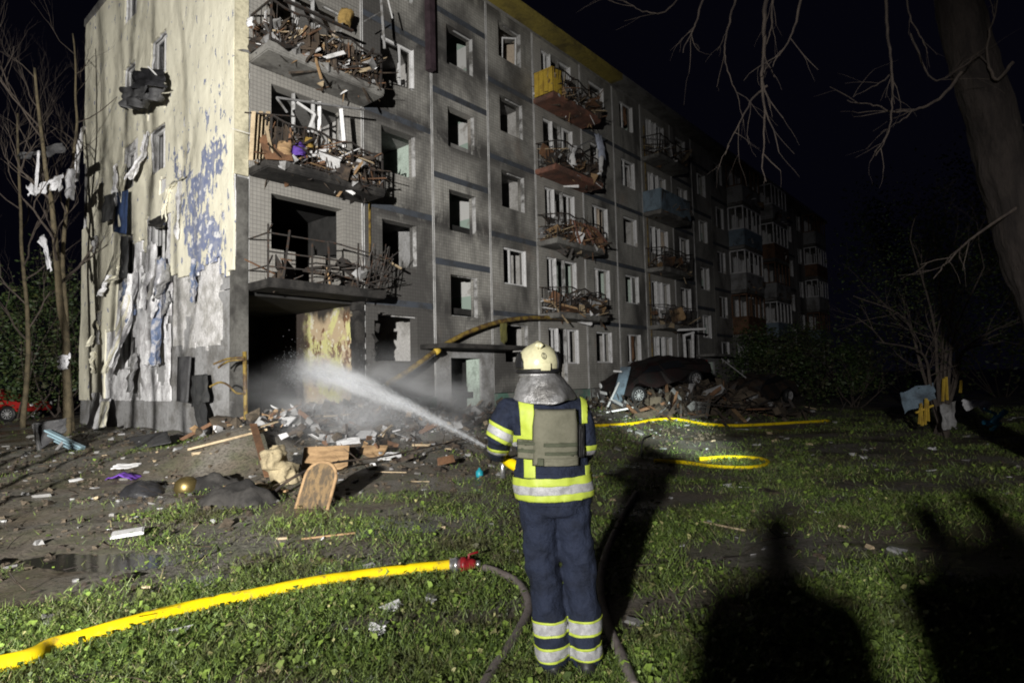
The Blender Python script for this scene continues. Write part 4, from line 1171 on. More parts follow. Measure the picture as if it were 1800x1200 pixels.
# ---- people standing behind the camera: their shadows lie across the yard
M_JACK = mat("dark_jacket", (.03, .03, .035), .85)
def bystander(x, y, h, turn, label, arms, bulk=1.0):
    r = empty("person", (x, y, 0), turn); tag(r, label, "person")
    b_ = bmesh.new(); k = h / 1.8; Z = lambda *a: Vector(a) * k
    ring_loft(b_, [(Z(0, .0, z), X * w_ * k * bulk, Yv * d * k * bulk) for z, w_, d in ((.88, .17, .13), (1.0, .18, .14), (1.15, .185, .14), (1.3, .21, .14), (1.42, .21, .125), (1.49, .13, .09), (1.55, .06, .06), (1.60, .06, .065))], 20)
    for s in (-1, 1):
        limb(b_, [Z(s * .10, 0, .9), Z(s * .13, .01, .5), Z(s * .15, 0, .1), Z(s * .15, .02, .05)], [.10 * k * bulk, .075 * k, .06 * k, .05 * k])
        limb(b_, [Z(s * .15, -.05, .04), Z(s * .17, .16, .035)], [.045 * k, .04 * k])
        a = arms
        el, ha = (Z(s * .28, .14, 1.33), Z(s * .07, .26, 1.58)) if a else (Z(s * .27, -.02, 1.12), Z(s * .24, .12, .88))
        limb(b_, [Z(s * .2, 0, 1.42), el, ha], [.065 * k * bulk, .052 * k, .04 * k])
        for q in range(4): limb(b_, [ha + Vector((s * (.015 - .02 * q * (1 if a else .3)), .02, .01 * q)), ha + Vector((s * (.01 - .02 * q * (1 if a else .3)), .085 - .008 * q, .02 + .008 * q)), ha + Vector((-s * .02, .10, .015 * q))], [.0105, .01, .009], 6)
        limb(b_, [ha, ha + Vector((-s * .04, .03, -.02)), ha + Vector((-s * .05, .06, -.01))], [.014, .012, .01], 6)
    limb(b_, [Z(0, .01, 1.60), Z(0, .015, 1.70)], [.088 * k, .092 * k]); limb(b_, [Z(0, .09, 1.655), Z(0, .12, 1.645)], [.018, .014], 8)
    me = remeshed(b_, .02, 4); me.materials.append(M_JACK); link("body", me, r)
    b_ = bmesh.new(); limb(b_, [Z(0, -.01, 1.66), Z(0, .0, 1.735)], [.098 * k, .092 * k]); me = remeshed(b_, .02, 3); me.materials.append(M_BLACK); link("hair", me, r)
    return r
def behind(px, py, dist, lat=0.0):
    g_ = GR(px, py); d = Vector((g_.x - LAMP.x, g_.y - LAMP.y)).normalized()
    return LAMP.x + d.x * dist - d.y * lat, LAMP.y + d.y * dist + d.x * lat
x_, y_ = behind(1415, 1000, 7.85); bystander(x_, y_, 1.84, -.35, "photographer whose long shadow falls across the middle of the yard", False, 1.5)
x_, y_ = behind(1790, 1100, 8.3); bystander(x_, y_, 1.86, -.2, "bystander whose shadow falls along the right edge of the yard", False, 1.35)
x_, y_ = behind(1800, 930, 8.9); bystander(x_, y_, 1.86, -.5, "bystander whose shadow darkens the grass below the junk at the right", False, 1.6)

bpy.data.scenes.remove(tmp_scene)

# ================================================================== HOSES
def catmull(pts, n=8):
    pts = [Vector(p) for p in pts]; P = [pts[0] * 2 - pts[1]] + pts + [pts[-1] * 2 - pts[-2]]; out = []
    for i in range(1, len(P) - 2):
        for k in range(n):
            t = k / n; a, b, c, d = P[i - 1:i + 3]
            out.append(.5 * ((2 * b) + (c - a) * t + (2 * a - 5 * b + 4 * c - d) * t * t + (3 * b - a - 3 * c + d) * t ** 3))
    out.append(P[-2]); return out
def lay(pxs, r):
    return catmull([GH(x, y, r * .9) for x, y in pxs], 10)
M_GHOSE = mat("grey_canvas_hose", (.23, .20, .195), .8, (.14, .115, .11), 6, .45, .7, .5, 240, .002, fine=.15)
M_REDP = mat("red_painted_metal", (.26, .015, .02), .4, (.14, .01, .012), 8, .5, .7, .2, 50, .003)
hp = [Vector((-5.4, 3.1, .055))] + [GH(x, y, .05) for x, y in ((-60, 1192), (100, 1146), (230, 1108), (350, 1076), (470, 1051), (560, 1033), (640, 1021), (720, 1011), (795, 1003))]
hose = empty("fire_hose", hp[-1]); o_ = hp[-1].copy()
tag(hose, "thick yellow fire hose running from the lower left corner to a red coupling", "hose")
mb = MB(); P = catmull(hp, 10); mb.tube([p - o_ + Vector((0, 0, .006 * nz(i * .2, 1))) for i, p in enumerate(P)], [.051 + .004 * nz(i * .23, 3) - (.009 if i % 37 == 5 else 0) for i in range(len(P))], 18); mb.build("hose_jacket", M_YHOSE, hose, True)
q1 = GH(840, 1001, .05) - o_; dr = q1.normalized()
mb = MB(); mb.tube([dr * f for f in (-.02, -.015, .02, .022, .05, .052, .075)], [.057, .060, .060, .066, .066, .058, .056], 20); mb.build("coupling", M_STEEL, hose, True)
mb = MB(); mb.tube([dr * f for f in (.075, .078, .12, .124, .18, .21)], [.05, .068, .070, .055, .05, .04], 18)
valve = mb.build("valve_body", M_REDP, hose, True)
mb = MB(); c_ = dr * .14; mb.tube([c_, c_ + Vector((.01, .01, .085)), c_ + Vector((.09, .03, .10))], .012, 8); mb.build("valve_handle", M_REDP, hose, True)
mb = MB(); mb.tube([dr * .21, dr * .25], .032, 14); mb.build("outlet_ring", M_STEEL, hose, True)
def hose_thing(pxs, r, matl, label, name="fire_hose", extra=None):
    P = lay(pxs, r); c = P[0].copy(); mb = MB()
    if extra: P = P + catmull(extra, 10)
    mb.tube([p - c for p in P], r, 14); o = mb.build(name, matl, None, True); o.location = c
    return tag(o, label, "hose")
hose_thing([(852, 1003), (880, 1013), (908, 1028), (925, 1050), (930, 1075), (921, 1100), (897, 1143), (868, 1185), (840, 1235)], .033, M_GHOSE, "grey hose curving from the red coupling past the left boot")
hose_thing([(1118, 870), (1098, 905), (1072, 962), (1058, 1010), (1056, 1060), (1070, 1110), (1092, 1160), (1118, 1225)], .036, M_GHOSE, "dark grey hose running past the right boot to the bottom edge")
hose_thing([(1010, 752), (1060, 750), (1110, 747), (1150, 740), (1190, 739), (1235, 747), (1290, 750), (1360, 747), (1460, 741)], .045, M_YHOSE, "yellow hose snaking along the lit grass before the wrecked car")
lp = [(1150, 812), (1200, 815), (1250, 822), (1300, 825), (1338, 822), (1350, 814), (1330, 808), (1280, 806), (1230, 809)]
hose_thing(lp, .035, M_YHOSE, "yellow hose looped on the grass right of the firefighter")

# ================================================================== WATER
def vol_mat(name, dens, fn, aniso=.0):
    mt, nt, bs, nn, ll = nodes(name); nn.remove(bs)
    pv = N(nt, "VolumePrincipled"); pv.inputs["Color"].default_value = (.93, .95, 1, 1); pv.inputs["Anisotropy"].default_value = aniso
    d = fn(nt); ll.new(math_(nt, 'MULTIPLY', d, dens), pv.inputs["Density"])
    ll.new(pv.outputs[0], nn["Material Output"].inputs["Volume"]); return mt
J0, J1 = NZ1.copy(), AT(528, 652, 16.2)
JL = (J1 - J0).length
jd = (J1 - J0).normalized(); jr = jd.to_track_quat('X', 'Z').to_matrix().to_4x4(); jr.translation = J0
def jet_d(nt):
    tc = N(nt, "TexCoord").outputs["Object"]; x, y, z = sep(nt, tc)
    rad = math_(nt, 'ADD', math_(nt, 'MULTIPLY', math_(nt, 'POWER', x, 1.15), .0330), .016)
    zz = math_(nt, 'ADD', z, math_(nt, 'MULTIPLY', math_(nt, 'MULTIPLY', x, math_(nt, 'SUBTRACT', JL, x)), -.0036))
    rr = math_(nt, 'DIVIDE', math_(nt, 'SQRT', math_(nt, 'ADD', math_(nt, 'MULTIPLY', y, y), math_(nt, 'MULTIPLY', zz, zz))), rad)
    core = math_(nt, 'POWER', ramp(nt, rr, 1.0, .05), 1.6)
    n = noi(nt, stretch(nt, tc, (.35, 9, 9)), 1.0, 5, .65)
    amp = math_(nt, 'DIVIDE', .10, math_(nt, 'ADD', rad, .022))
    fade = math_(nt, 'SUBTRACT', 1.0, math_(nt, 'MULTIPLY', ramp(nt, x, JL * .35, JL * .95), .86))
    thin = ramp(nt, math_(nt, 'DIVIDE', math_(nt, 'MULTIPLY', rr, rad), math_(nt, 'ADD', math_(nt, 'MULTIPLY', x, .006), .016)), 1.0, .1)
    core = math_(nt, 'ADD', math_(nt, 'MULTIPLY', core, fade), math_(nt, 'MULTIPLY', thin, math_(nt, 'MULTIPLY', ramp(nt, x, JL, JL * .6), .9)))
    return math_(nt, 'MULTIPLY', math_(nt, 'MULTIPLY', core, amp), ramp(nt, n, .30, .70))
M_JET = vol_mat("spray_water", 14.0, jet_d)
mb = MB(); pts, rs = [], []
for k in range(25):
    x = JL * k / 24; pts.append((x, 0, x * (JL - x) * .0036)); rs.append(.016 + .0345 * x ** 1.15 + .01)
mb.tube(pts, rs, 20); jet = mb.build("water_jet", M_JET); jet.matrix_world = jr
tag(jet, "jet of water from the firefighter's nozzle into the burnt corner flat", "water jet", None, "stuff")
dr_ = random.Random(4); mb = MB()
for k in range(9000):
    f = dr_.random() ** .8; x = JL * f; rad = (.016 + .0235 * x ** 1.15) * 1.5 * abs(dr_.gauss(0, .55)); a = dr_.uniform(0, 6.283)
    p = Vector((x, rad * cos(a), x * (JL - x) * .0036 + rad * sin(a) - .10 * f * f * abs(dr_.gauss(0, 1)))); l_ = dr_.uniform(.02, .10) * (.5 + f); r_ = dr_.uniform(.0012, .0032) * (.6 + 1.6 * f)
    dv = Vector((l_, l_ * dr_.gauss(0, .05), -l_ * .25 * f))
    mb.add([p, p + dv * .5 + Vector((0, r_, 0)), p + dv * .5 + Vector((0, -r_ * .5, r_)), p + dv * .5 + Vector((0, -r_ * .5, -r_)), p + dv], [(0, 2, 1), (0, 3, 2), (0, 1, 3), (4, 1, 2), (4, 2, 3), (4, 3, 1)])
mt, nt, bs, nn, ll = nodes("water_drop"); bs.inputs["Base Color"].default_value = (.80, .85, .92, 1); bs.inputs["Roughness"].default_value = .15; bs.inputs["Alpha"].default_value = .7
drp = mb.build("water_drop_spray", mt); drp.matrix_world = jr; tag(drp, "streaks and drops of water flying off the jet", "water drops", None, "stuff")
mc = BW(1.4, -2.6, 1.0)
def mist_d(nt):
    tc = N(nt, "TexCoord").outputs["Object"]
    ln = N(nt, "VectorMath"); ln.operation = 'LENGTH'; nt.links.new(tc, ln.inputs[0])
    n = noi(nt, tc, 2.2, 5, .6, .5)
    return math_(nt, 'MULTIPLY', ramp(nt, ln.outputs["Value"], 1.0, .1), ramp(nt, n, .36, .72))
mb = MB(); mb.lathe([(sin(pi * k / 12), -cos(pi * k / 12)) for k in range(13)], (0, 0, 0), (0, 0, 1), 20)
mist = mb.build("water_mist", vol_mat("mist_water", .95, mist_d)); mist.location = mc; mist.scale = (3.3, 3.3, 1.7)
tag(mist, "drifting mist of water drops in front of the burnt corner flat", "mist", None, "stuff")

# ================================================================== BROKEN THINGS ROUND THE YARD
def plank(p, q, w, h, matl, label, cat="plank", name="wooden_plank", roll=0.0):
    p, q = Vector(p), Vector(q); c = (p + q) / 2; mb = MB()
    n = 6
    for k in range(1): mb.bar(p - c, q - c, w, h, 0, (0, 0, 1), roll)
    o = mb.build(name, matl, None, False, .004); o.location = c
    return tag(o, label, cat)
def gx(px, py, dz): return GH(px, py, dz)
# oval wooden panel standing in the soil
b0 = GH(548, 893); hd = empty("oval_panel", b0, R(-8))
tag(hd, "pale arched wooden headboard stuck upright in the soil", "headboard")
W2, H2 = .215, .60
def arch(grow, n=28):
    pts = [(-W2 - grow, -.05)]
    for k in range(n + 1):
        a = pi - pi * k / n; pts.append(((W2 + grow) * cos(a), H2 - W2 + (W2 + grow) * sin(a)))
    return pts + [(W2 + grow, -.05)]
mb = MB(); a_ = arch(0)
mb.add([(x, -.01, z) for x, z in a_] + [(x, .01, z) for x, z in a_], [tuple(range(len(a_))), tuple(range(2 * len(a_) - 1, len(a_) - 1, -1))] + [(i, i + len(a_), i + 1 + len(a_), i + 1) for i in range(len(a_) - 1)])
M_HB = mat("varnished_panel", (.19, .125, .06), .65, (.075, .055, .035), 6, .40, .60, .4, 30, .003, sc=(3, 3, .6))
mb.build("panel", M_HB, hd)
mb = MB(); mb.tube([(x, 0, z) for x, z in a_], .022, 8); mb.build("rim", M_WOOD, hd, True)
mb = MB(); mb.tube([(x, 0.0, z) for x, z in arch(-.07)], .006, 6); mb.build("moulding", M_WOOD, hd, True)
hd.rotation_euler = (R(-24), R(5), R(-12))
# rolled blanket
mb = MB()
mb.sheet(lambda u, v: (.20 * sin(u * 5.2) * (1 - .3 * v) + .08 * nz(u * 5, v * 4, 1) - .12 * v, .16 * cos(u * 5.2) + .08 * nz(u * 5, v * 5, 4), .62 * v + .05 * nz(u * 4, v * 3, 9) - .05), 40, 26, 0, .015)
for i, v in enumerate(mb.v): mb.v[i] = tuple(Vector(v) + Vector((nz(v[0] * 11, v[1] * 11, v[2] * 11), nz(v[0] * 11, v[2] * 11, 4), nz(v[1] * 9, v[2] * 12, 7))) * .05)
o = mb.build("rolled_blanket", mat("beige_blanket", (.36, .30, .19), .95, (.20, .165, .105), 5, .4, .65, .7, 30, .015), None, True); o.location = GH(508, 845, -.02); o.rotation_euler = (R(-8), R(-16), R(20))
tag(o, "crumpled beige blanket roll propped on the heap behind the headboard", "blanket")
def board(px, py, w, h, tilt, turn, matl, name, label, cat, lift=.05, th=.02):
    mb = MB(); mb.sheet(lambda u, v: ((u - .5) * w, .02 * nz(u * 3, v * 3, px), (v - .5) * h + .02 * nz(u * 6, v * 2, py)), 4, 4, 0, th)
    o = mb.build(name, matl); o.location = GH(px, py, lift); o.rotation_euler = (R(tilt), 0, R(turn)); return tag(o, label, cat)
board(572, 822, .75, .5, -40, 8, M_WOOD, "plywood_sheet", "orange-brown plywood sheet behind the arched headboard", "board", .15)
board(655, 800, .5, .3, -55, -10, M_WOOD, "plywood_sheet", "small orange-brown board beside the white slab on the heap", "board", .08)
board(685, 806, .42, .26, -70, 12, M_PAPER, "plaster_slab", "bright white slab of plasterboard right of the heap", "slab", .06)
board(612, 785, .45, .2, -62, 25, M_PAPER, "plaster_slab", "pale tilted shard on the heap above the orange board", "slab", .12)
board(500, 757, .35, .3, -60, -15, M_PAPER, "plaster_slab", "crumpled white scrap on top of the heap by the corner", "slab", .2)
board(222, 822, .42, .2, -75, 5, M_PAPER, "plaster_slab", "rounded white scrap on the soil left of the brass pot", "slab", .04)
mb = MB(); mb.b2((-.15, -.11, 0), (.15, .11, .025)); mb.b2((-.135, -.095, .025), (.135, .095, .03)); mb.b2((-.152, -.112, .006), (.152, -.110, .02))
o = mb.build("box_lid", M_PAPER, None, False, .008); o.location = GH(225, 943, .03); o.rotation_euler = (R(4), R(-3), R(28)); tag(o, "white box lid lying on the wet grass in the left foreground", "box lid")
mb = MB(); mb.lathe([(0.02, .0), (.14, .02), (.19, .12), (.17, .24), (.10, .30), (.02, .32)], (0, 0, 0), (0, 0, 1), 20)
o = mb.build("brass_pot", mat("dull_brass", (.22, .17, .07), .42, (.2, .15, .06), 6, .5, .7, .2, 30, .005, metal=.8), None, True); o.location = GH(328, 868, -.03); tag(o, "round brass pot half sunk in the soil", "pot"); o.scale = (.9, .9, .9)
mb = MB(); mb.sheet(lambda u, v: ((u - .5) * .42, (v - .5) * .3, .10 + .06 * nz(u * 4, v * 4, 3) - .15 * abs(u - .5)), 10, 8, 0, .01)
o = mb.build("cloth", mat("violet_cloth", (.16, .06, .42), .85), None, True); o.location = GH(218, 843); tag(o, "small violet cloth on the soil in the left middle", "cloth")
mb = MB(); mb.sheet(lambda u, v: ((u - .5) * .7, (v - .5) * .5, .22 * (1 - (2 * u - 1) ** 2) * (1 - (2 * v - 1) ** 2) + .05 * nz(u * 5, v * 5, 8)), 14, 12, 0, .01)
o = mb.build("dark_hump", M_DARKP, None, True); o.location = GH(250, 868, -.01); tag(o, "dark blue-black bag lying below the violet cloth", "bag")
for k, (px, py, sc, lab) in enumerate(((375, 862, 1.0, "dark hump standing in for shade left of the headboard, upper one"), (420, 885, 1.15, "dark hump standing in for shade left of the headboard, lower one"))):  # soft black shadowy areas of the soil, modelled as dark humps
    mb = MB(); mb.sheet(lambda u, v: ((u - .5) * .95, (v - .5) * .5, .26 * (1 - (2 * u - 1) ** 2) ** .7 * (1 - (2 * v - 1) ** 2) + .09 * nz(u * 5, v * 4, 8 + k) + .02 * nz(u * 15, v * 12, k)), 30, 22, 0, .01)
    o = mb.build("dark_hump", M_CHAR, None, True); o.location = GH(px, py, -.02); o.scale = (sc, sc, sc); tag(o, lab, "bag", "shade humps by the headboard")
mb = MB(); mb.lathe([(.001, 0), (.055, .0), (.06, .03), (.06, .09), (.03, .12), (.018, .125), (.018, .15), (.001, .15)], (0, 0, 0), (0, 0, 1), 16)
o = mb.build("teal_canister", mat("teal_plastic", (.02, .30, .38), .4), None, True); o.location = GH(843, 838); tag(o, "small teal plastic bottle on the grass left of the nozzle", "bottle")
# planks of the heap
for a, b, w, h, ml, lab in (
    (GH(330, 802, .12), GH(470, 772, .18), .06, .04, M_WOODL, "long pale lath running from the gable foot to the corner heap"),
    (GH(440, 777, .22), GH(487, 770, .30), .10, .02, M_WOODL, "short pale board with split end on the corner heap"),
    (GH(395, 862, .06), GH(505, 870, .06), .08, .03, M_WOOD, "tan plank lying at the foot of the soil mound, left of the headboard"),
    (GH(400, 856, .08), GH(470, 862, .08), .05, .03, M_WOODL, "narrow tan plank on the soil mound behind the dark humps"),
    (GH(445, 775, .30), GH(472, 842, .04), .12, .02, M_BROWN, "brown board leaning down the soil mound"),
    (GH(530, 950, .02), GH(625, 939, .02), .025, .02, M_WOOD, "thin reddish stick on the grass below the headboard"),
    (GH(660, 832, .03), GH(715, 833, .03), .03, .015, M_WOODL, "pale straight lath on the grass right of the heap"),
    (GH(720, 848, .02), GH(755, 848, .02), .03, .012, M_WOODL, "short pale lath on the grass, nearer of two"),
    (GH(695, 765, .05), GH(728, 778, .05), .05, .02, M_PLAST, "grey lath on the heap under the water jet"),
    (GH(1065, 727, .05), AT(1112, 716, 20.2), .16, .05, M_WHITE, "white window board lying before the wrecked dark car"),
    (GH(1310, 744, .06), AT(1274, 704, 21.0), .11, .05, M_WOOD, "brown plank propped on the rubble right of the wrecked car"),
    (GH(1278, 727, .04), AT(1310, 714, 21.4), .06, .04, M_WOOD, "short brown batten crossing the propped plank"),
    (AT(1268, 630, 23.5), AT(1312, 664, 23.0), .05, .03, M_PLAST, "grey stick slanting out of the rubble behind the car"),
    (AT(1080, 722, 21.6), AT(1100, 645, 22.2), .42, .05, M_BLUEG, "blue-grey door leaf leaning against the street front"),
    (AT(1068, 715, 21.3), AT(1088, 672, 21.8), .05, .05, M_WHITE, "thin white batten beside the leaning door leaf"),
    (AT(1078, 652, 21.9), AT(1093, 653, 21.9), .06, .06, M_WHITE, "short white batten sticking out behind the leaning door leaf"),
    (GH(1232, 921, .03), GH(1310, 935, .02), .02, .02, M_WOODL, "pale broken stick on the grass between the two shadows"),
    (GH(1010, 845, .02), GH(1065, 838, .02), .03, .02, M_WOOD, "brown lath on the dark grass right of the firefighter's hip"),
):
    plank(a, b, w, h, ml, lab)
# sagging broken balcony timbers, big enough to pick out
def fb(x, y, t): s, z = fac(x, y, t); return BW(s, t, z)
for (x0, y0, x1, y1, t, w, h, ml, lab) in (
    (548, 80, 565, 140, -1.0, .05, .05, M_WOOD, "thin orange lath dangling from the fourth-floor corner balcony"),
    (478, 54, 610, 68, -.9, .05, .04, M_WOODL, "pale lath lying along the fourth-floor corner balcony"),
    (515, 55, 525, 28, -.8, .10, .05, M_WHITE, "white sash stile standing in the fourth-floor corner balcony"),
    (520, 50, 560, 64, -.85, .08, .05, M_WHITE, "white sash rail lying in the fourth-floor corner balcony"),
    (548, 62, 562, 42, -.85, .09, .05, M_WHITE, "short white stile propped in the fourth-floor corner balcony"),
    (500, 0, 620, 55, -.9, .10, .05, M_IRON, "dark beam slanting across the fourth-floor corner balcony"),
    (670, 0, 676, 86, -.95, .07, .05, M_IRONL, "grey post sticking up from the right end of the fourth-floor corner balcony"),
    (682, 0, 690, 33, -.9, .035, .03, M_WHITE, "bright bent rod above the right end of the fourth-floor corner balcony"),
    (640, 38, 668, 22, -.9, .03, .03, M_IRONL, "thin grey rod crossing the grey post on the fourth-floor balcony"),
    (486, 172, 640, 193, -.9, .05, .05, M_IRONL, "grey bar across the top of the third-floor corner balcony"),
    (486, 172, 505, 198, -.9, .04, .04, M_IRONL, "short grey strut at the left of the third-floor balcony frame"),
    (522, 180, 553, 201, -.9, .05, .05, M_WHITE, "white slat slanting down in the third-floor balcony frame"),
    (553, 201, 541, 232, -.9, .06, .05, M_WHITE, "white broken slat hanging in the third-floor balcony frame"),
    (562, 180, 562, 238, -.75, .09, .08, M_WHITE, "white square post in the middle of the third-floor corner balcony"),
    (600, 192, 606, 260, -.8, .10, .08, M_WHITE, "white square post at the right of the third-floor corner balcony"),
    (510, 225, 508, 282, -1.0, .08, .05, M_BROWN, "brown upright board before the third-floor corner balcony debris"),
    (514, 232, 518, 268, -.98, .05, .03, M_WOOD, "orange upright lath beside the brown board on the third-floor balcony"),
    (430, 198, 520, 205, -.9, .03, .03, M_IRON, "dark rod sticking out over the left end of the third-floor balcony"),
    (667, 450, 705, 472, -.8, .06, .05, M_WOODL, "pale batten poking out from the second-floor corner balcony"),
    (575, 470, 582, 512, -.9, .04, .04, M_WOOD, "brown lath hanging in the second-floor corner balcony frame"),
    (1000, 285, 1020, 258, -.95, .05, .05, M_IRONL, "grey bar bent up on the fourth-floor balcony right of the entrance"),
    (1016, 258, 1062, 235, -.95, .05, .05, M_IRONL, "long grey bar thrust out from the fourth-floor balcony right of the entrance"),
):
    a, b = fb(x0, y0, t), fb(x1, y1, t); plank(a, b, w, h, ml, lab, "plank" if ml not in (M_IRON, M_IRONL) else "bar", "wooden_plank" if ml not in (M_IRON, M_IRONL) else "metal_bar")
# boards at the left end of the third-floor balcony, fanned pile
for k in range(5):
    a, b = fb(441 + k * 6, 282 - k, -.93 + .1 * k), fb(446 + k * 6.5, 196 + 3 * (k % 2), -.93 + .1 * k)
    plank(a, b, .10, .025, M_WOODL, ["first", "second", "third", "fourth", "fifth"][k] + " pale upright board from the left on the third-floor balcony", "board")
a, b = fb(478, 270, -.95), fb(468, 222, -.95); plank(a, b, .10, .03, M_WOODL, "pale board leaning against the upright boards on the third-floor balcony", "board")
def rag(pts, w, matl, label, cat, name="cloth", seed=0, t=-.95):
    mb = MB(); P = [fb(x, y, t) for x, y in pts]; c = P[0].copy()
    Q = catmull(P, 6)
    mb.sheet(lambda u, v: Q[min(int(v * (len(Q) - 1)), len(Q) - 1)] - c + E_S * (u - .5) * w + E_T * (-.12 * (1 - (2 * u - 1) ** 2) + .06 * nz(u * 5, v * 5, seed)) + Vector((0, 0, .05 * nz(u * 4, v * 6, seed + 3))), 8, len(Q) - 1, 0, .012)
    o = mb.build(name, matl, None, True); o.location = c; return tag(o, label, cat)
rag([(526, 255), (524, 265), (526, 276)], .35, mat("bright_violet_cloth", (.10, .045, .30), .8), "bright violet bundle on the third-floor corner balcony", "bundle", "bundle", 1)
rag([(543, 245), (541, 252), (543, 262)], .22, mat("dull_ochre_cloth", (.34, .22, .05), .9), "ochre bundle beside the violet bundle on the third-floor balcony", "bundle", "bundle", 2)
rag([(503, 252), (500, 262), (503, 275)], .35, M_WOOD, "tan bundle left of the violet bundle on the third-floor balcony", "bundle", "bundle", 3)
rag([(440, 34), (438, 42), (440, 50)], .12, M_PAPER, "white ornament hung at the left end of the fourth-floor balcony", "ornament", "ornament", 4)
rag([(612, 20), (606, 32), (604, 46)], .4, mat("ochre_cloth", (.36, .24, .08), .9), "ochre curtain cloth behind the fourth-floor corner balcony", "curtain", "curtain", 5, -.4)
rag([(1050, 238), (1056, 262), (1058, 280)], .5, mat("pale_blue_cloth", (.42, .46, .58), .9), "pale blue cloth hanging from the long bar on the fourth-floor balcony", "cloth", "cloth", 6)
rag([(1056, 275), (1054, 295), (1052, 308)], .25, M_PAPER, "white cloth hanging below the pale blue cloth", "cloth", "cloth", 7)
rag([(1010, 258), (1004, 272), (1008, 292)], .35, M_PAPER, "white bundle on the fourth-floor balcony right of the entrance", "bundle", "bundle", 8)
# yellow boarded front on the top balcony right of the entrance
a5 = bays[4][1]
for k in range(7):
    mb = MB(); s = a5 + .02 + .13 * k if k > 3 else a5 - .06
    zb = 4.06 + FH * 3
    if k <= 3: mb.b2((a5 - .03, -.95 + .22 * k, zb + .03), (a5 - .01, -.95 + .22 * k + .20, zb + .98))
    else: mb.b2((a5 + .0 + .17 * (k - 4), -.992, zb + .03), (a5 + .155 + .17 * (k - 4), -.972, zb + .95))
    mb.build("parapet_board", M_YELB, bld)
# hanging red-brown curtain boards on the third-floor balcony right of the entrance
for k in range(8):
    x0 = 1002 + k * 6; a, b = fb(x0, 385 + k * 2, -1.0), fb(x0 + 10 + 2 * k, 425 + 3 * (k % 3), -1.02)
    plank(a, b, .10, .02, [M_BROWN, M_RED, M_BROWN][k % 3], ["first", "second", "third", "fourth", "fifth", "sixth", "seventh", "eighth"][k] + " brown slat from the left hanging off the third-floor balcony right of the entrance", "slat", "timber_strip")
# bent gas main torn off the front
gpx = [(679, 676), (712, 655), (745, 632), (785, 604), (830, 581), (885, 564), (950, 558), (1040, 562)]
P = catmull([fb(x, y, -.45 - .25 * (x < 760)) for x, y in gpx], 10); c = P[0].copy(); mb = MB(); mb.tube([p - c for p in P], .075, 12)
pipe = empty("gas_pipe", c); mb.build("pipe_run", M_RUST, pipe, True); tag(pipe, "bent rusty-yellow pipe sagging across the front above the entrance canopy", "pipe")
mb = MB(); q_ = fb(768, 617, -.62) - c; mb.tube([q_ + Vector((-.05, -.03, -.03)), q_ + Vector((.06, .04, .04))], .10, 12); mb.build("pipe_collar", M_YELB, pipe, True)
mb = MB(); q_ = fb(885, 566, -.45) - c; mb.sheet(lambda u, v: q_ + E_S * (u - .5) * .35 + Vector((0, 0, -.75 * v * (1 - .3 * abs(u - .5)))) + E_T * .05 * nz(u * 4, v * 4), 6, 8, 0, .012); mb.build("hanging_shred", mat("mossy_cloth", (.16, .15, .05), .9), pipe, True)
# bent yellow pipes and upright post at the corner
pst = empty("corner_post", BW(-.55, -.45, 0)); tag(pst, "upright rusty post with bent yellow rails at the building corner", "post"); c = pst.location.copy()
pb, pt = AT(433, 775, 13.4), AT(430, 618, 13.4)
mb = MB(); mb.tube([pb - c, pt - c], .045, 12); mb.build("post", M_RUST, pst, True)
for pts in (((430, 628), (410, 629), (395, 632), (375, 640)), ((430, 632), (405, 634), (392, 640), (384, 646)), ((430, 692), (415, 690), (400, 676), (385, 672), (368, 680))):
    mb = MB(); mb.tube([p - c for p in catmull([AT(x, y, 13.35 - .15 * i) for i, (x, y) in enumerate(pts)], 6)], .022, 10); mb.build("rail", M_RUST, pst, True)

# ------------------------------------------------------------------ things hanging on or leaning against the gable
def gw(x, y, o): t, z = gab(x, y, -.38 - o); return BW(-.38 - o, t, z)
def drape(corners, matl, label, cat, name, nu=10, nv=14, wav=.06, seed=0, thick=.012):
    """corners: four (px, py, offset from the gable) TL TR BL BR"""
    C = [gw(*k) for k in corners]; c = C[2].copy(); mb = MB()
    def fn(u, v):
        p = C[0].lerp(C[1], u).lerp(C[2].lerp(C[3], u), v) - c
        return p - E_S * (wav * nz(u * 4, v * 3, seed) + wav * .7 * sin(u * 14 + seed) * v) + E_T * wav * .6 * nz(u * 3, v * 5, seed + 2)
    mb.sheet(fn, nu, nv, 0, thick); o = mb.build(name, matl, None, True); o.location = c; return tag(o, label, cat)
M_BLUEC = mat("blue_coat_cloth", (.035, .065, .16), .85, (.02, .035, .09), 5, .4, .7, .4, 40, .005)
M_DKC = mat("black_coat_cloth", (.035, .036, .038), .85, (.06, .06, .06), 5, .45, .7, .4, 40, .005)
M_GRYC = mat("dark_grey_sheet", (.085, .085, .09), .7, (.05, .05, .055), 3, .4, .7, .3, 20, .01)
drape([(206, 338, .15), (226, 334, .15), (202, 408, .22), (224, 412, .22)], M_BLUEC, "blue coat hanging from the third-floor gable window", "coat", "coat", seed=1)
drape([(183, 345, .2), (204, 338, .2), (180, 392, .3), (198, 386, .3)], M_DKC, "black coat hanging beside the blue coat on the gable", "coat", "coat", seed=2)
drape([(214, 416, .1), (226, 414, .1), (210, 490, .15), (222, 488, .15)], M_DKC, "narrow dark rag below the blue coat on the gable", "rag", "rag", seed=3)
drape([(238, 125, .5), (286, 120, .25), (226, 160, .7), (288, 150, .35)], M_DARKP, "crumpled black sheet jutting from the fourth-floor gable window, upper fold", "sheet", "metal_sheet", seed=4, wav=.2)
drape([(210, 155, .4), (258, 150, .6), (218, 192, .5), (248, 188, .5)], M_GRYC, "crumpled black sheet jutting from the fourth-floor gable window, lower fold", "sheet", "metal_sheet", seed=5, wav=.2)
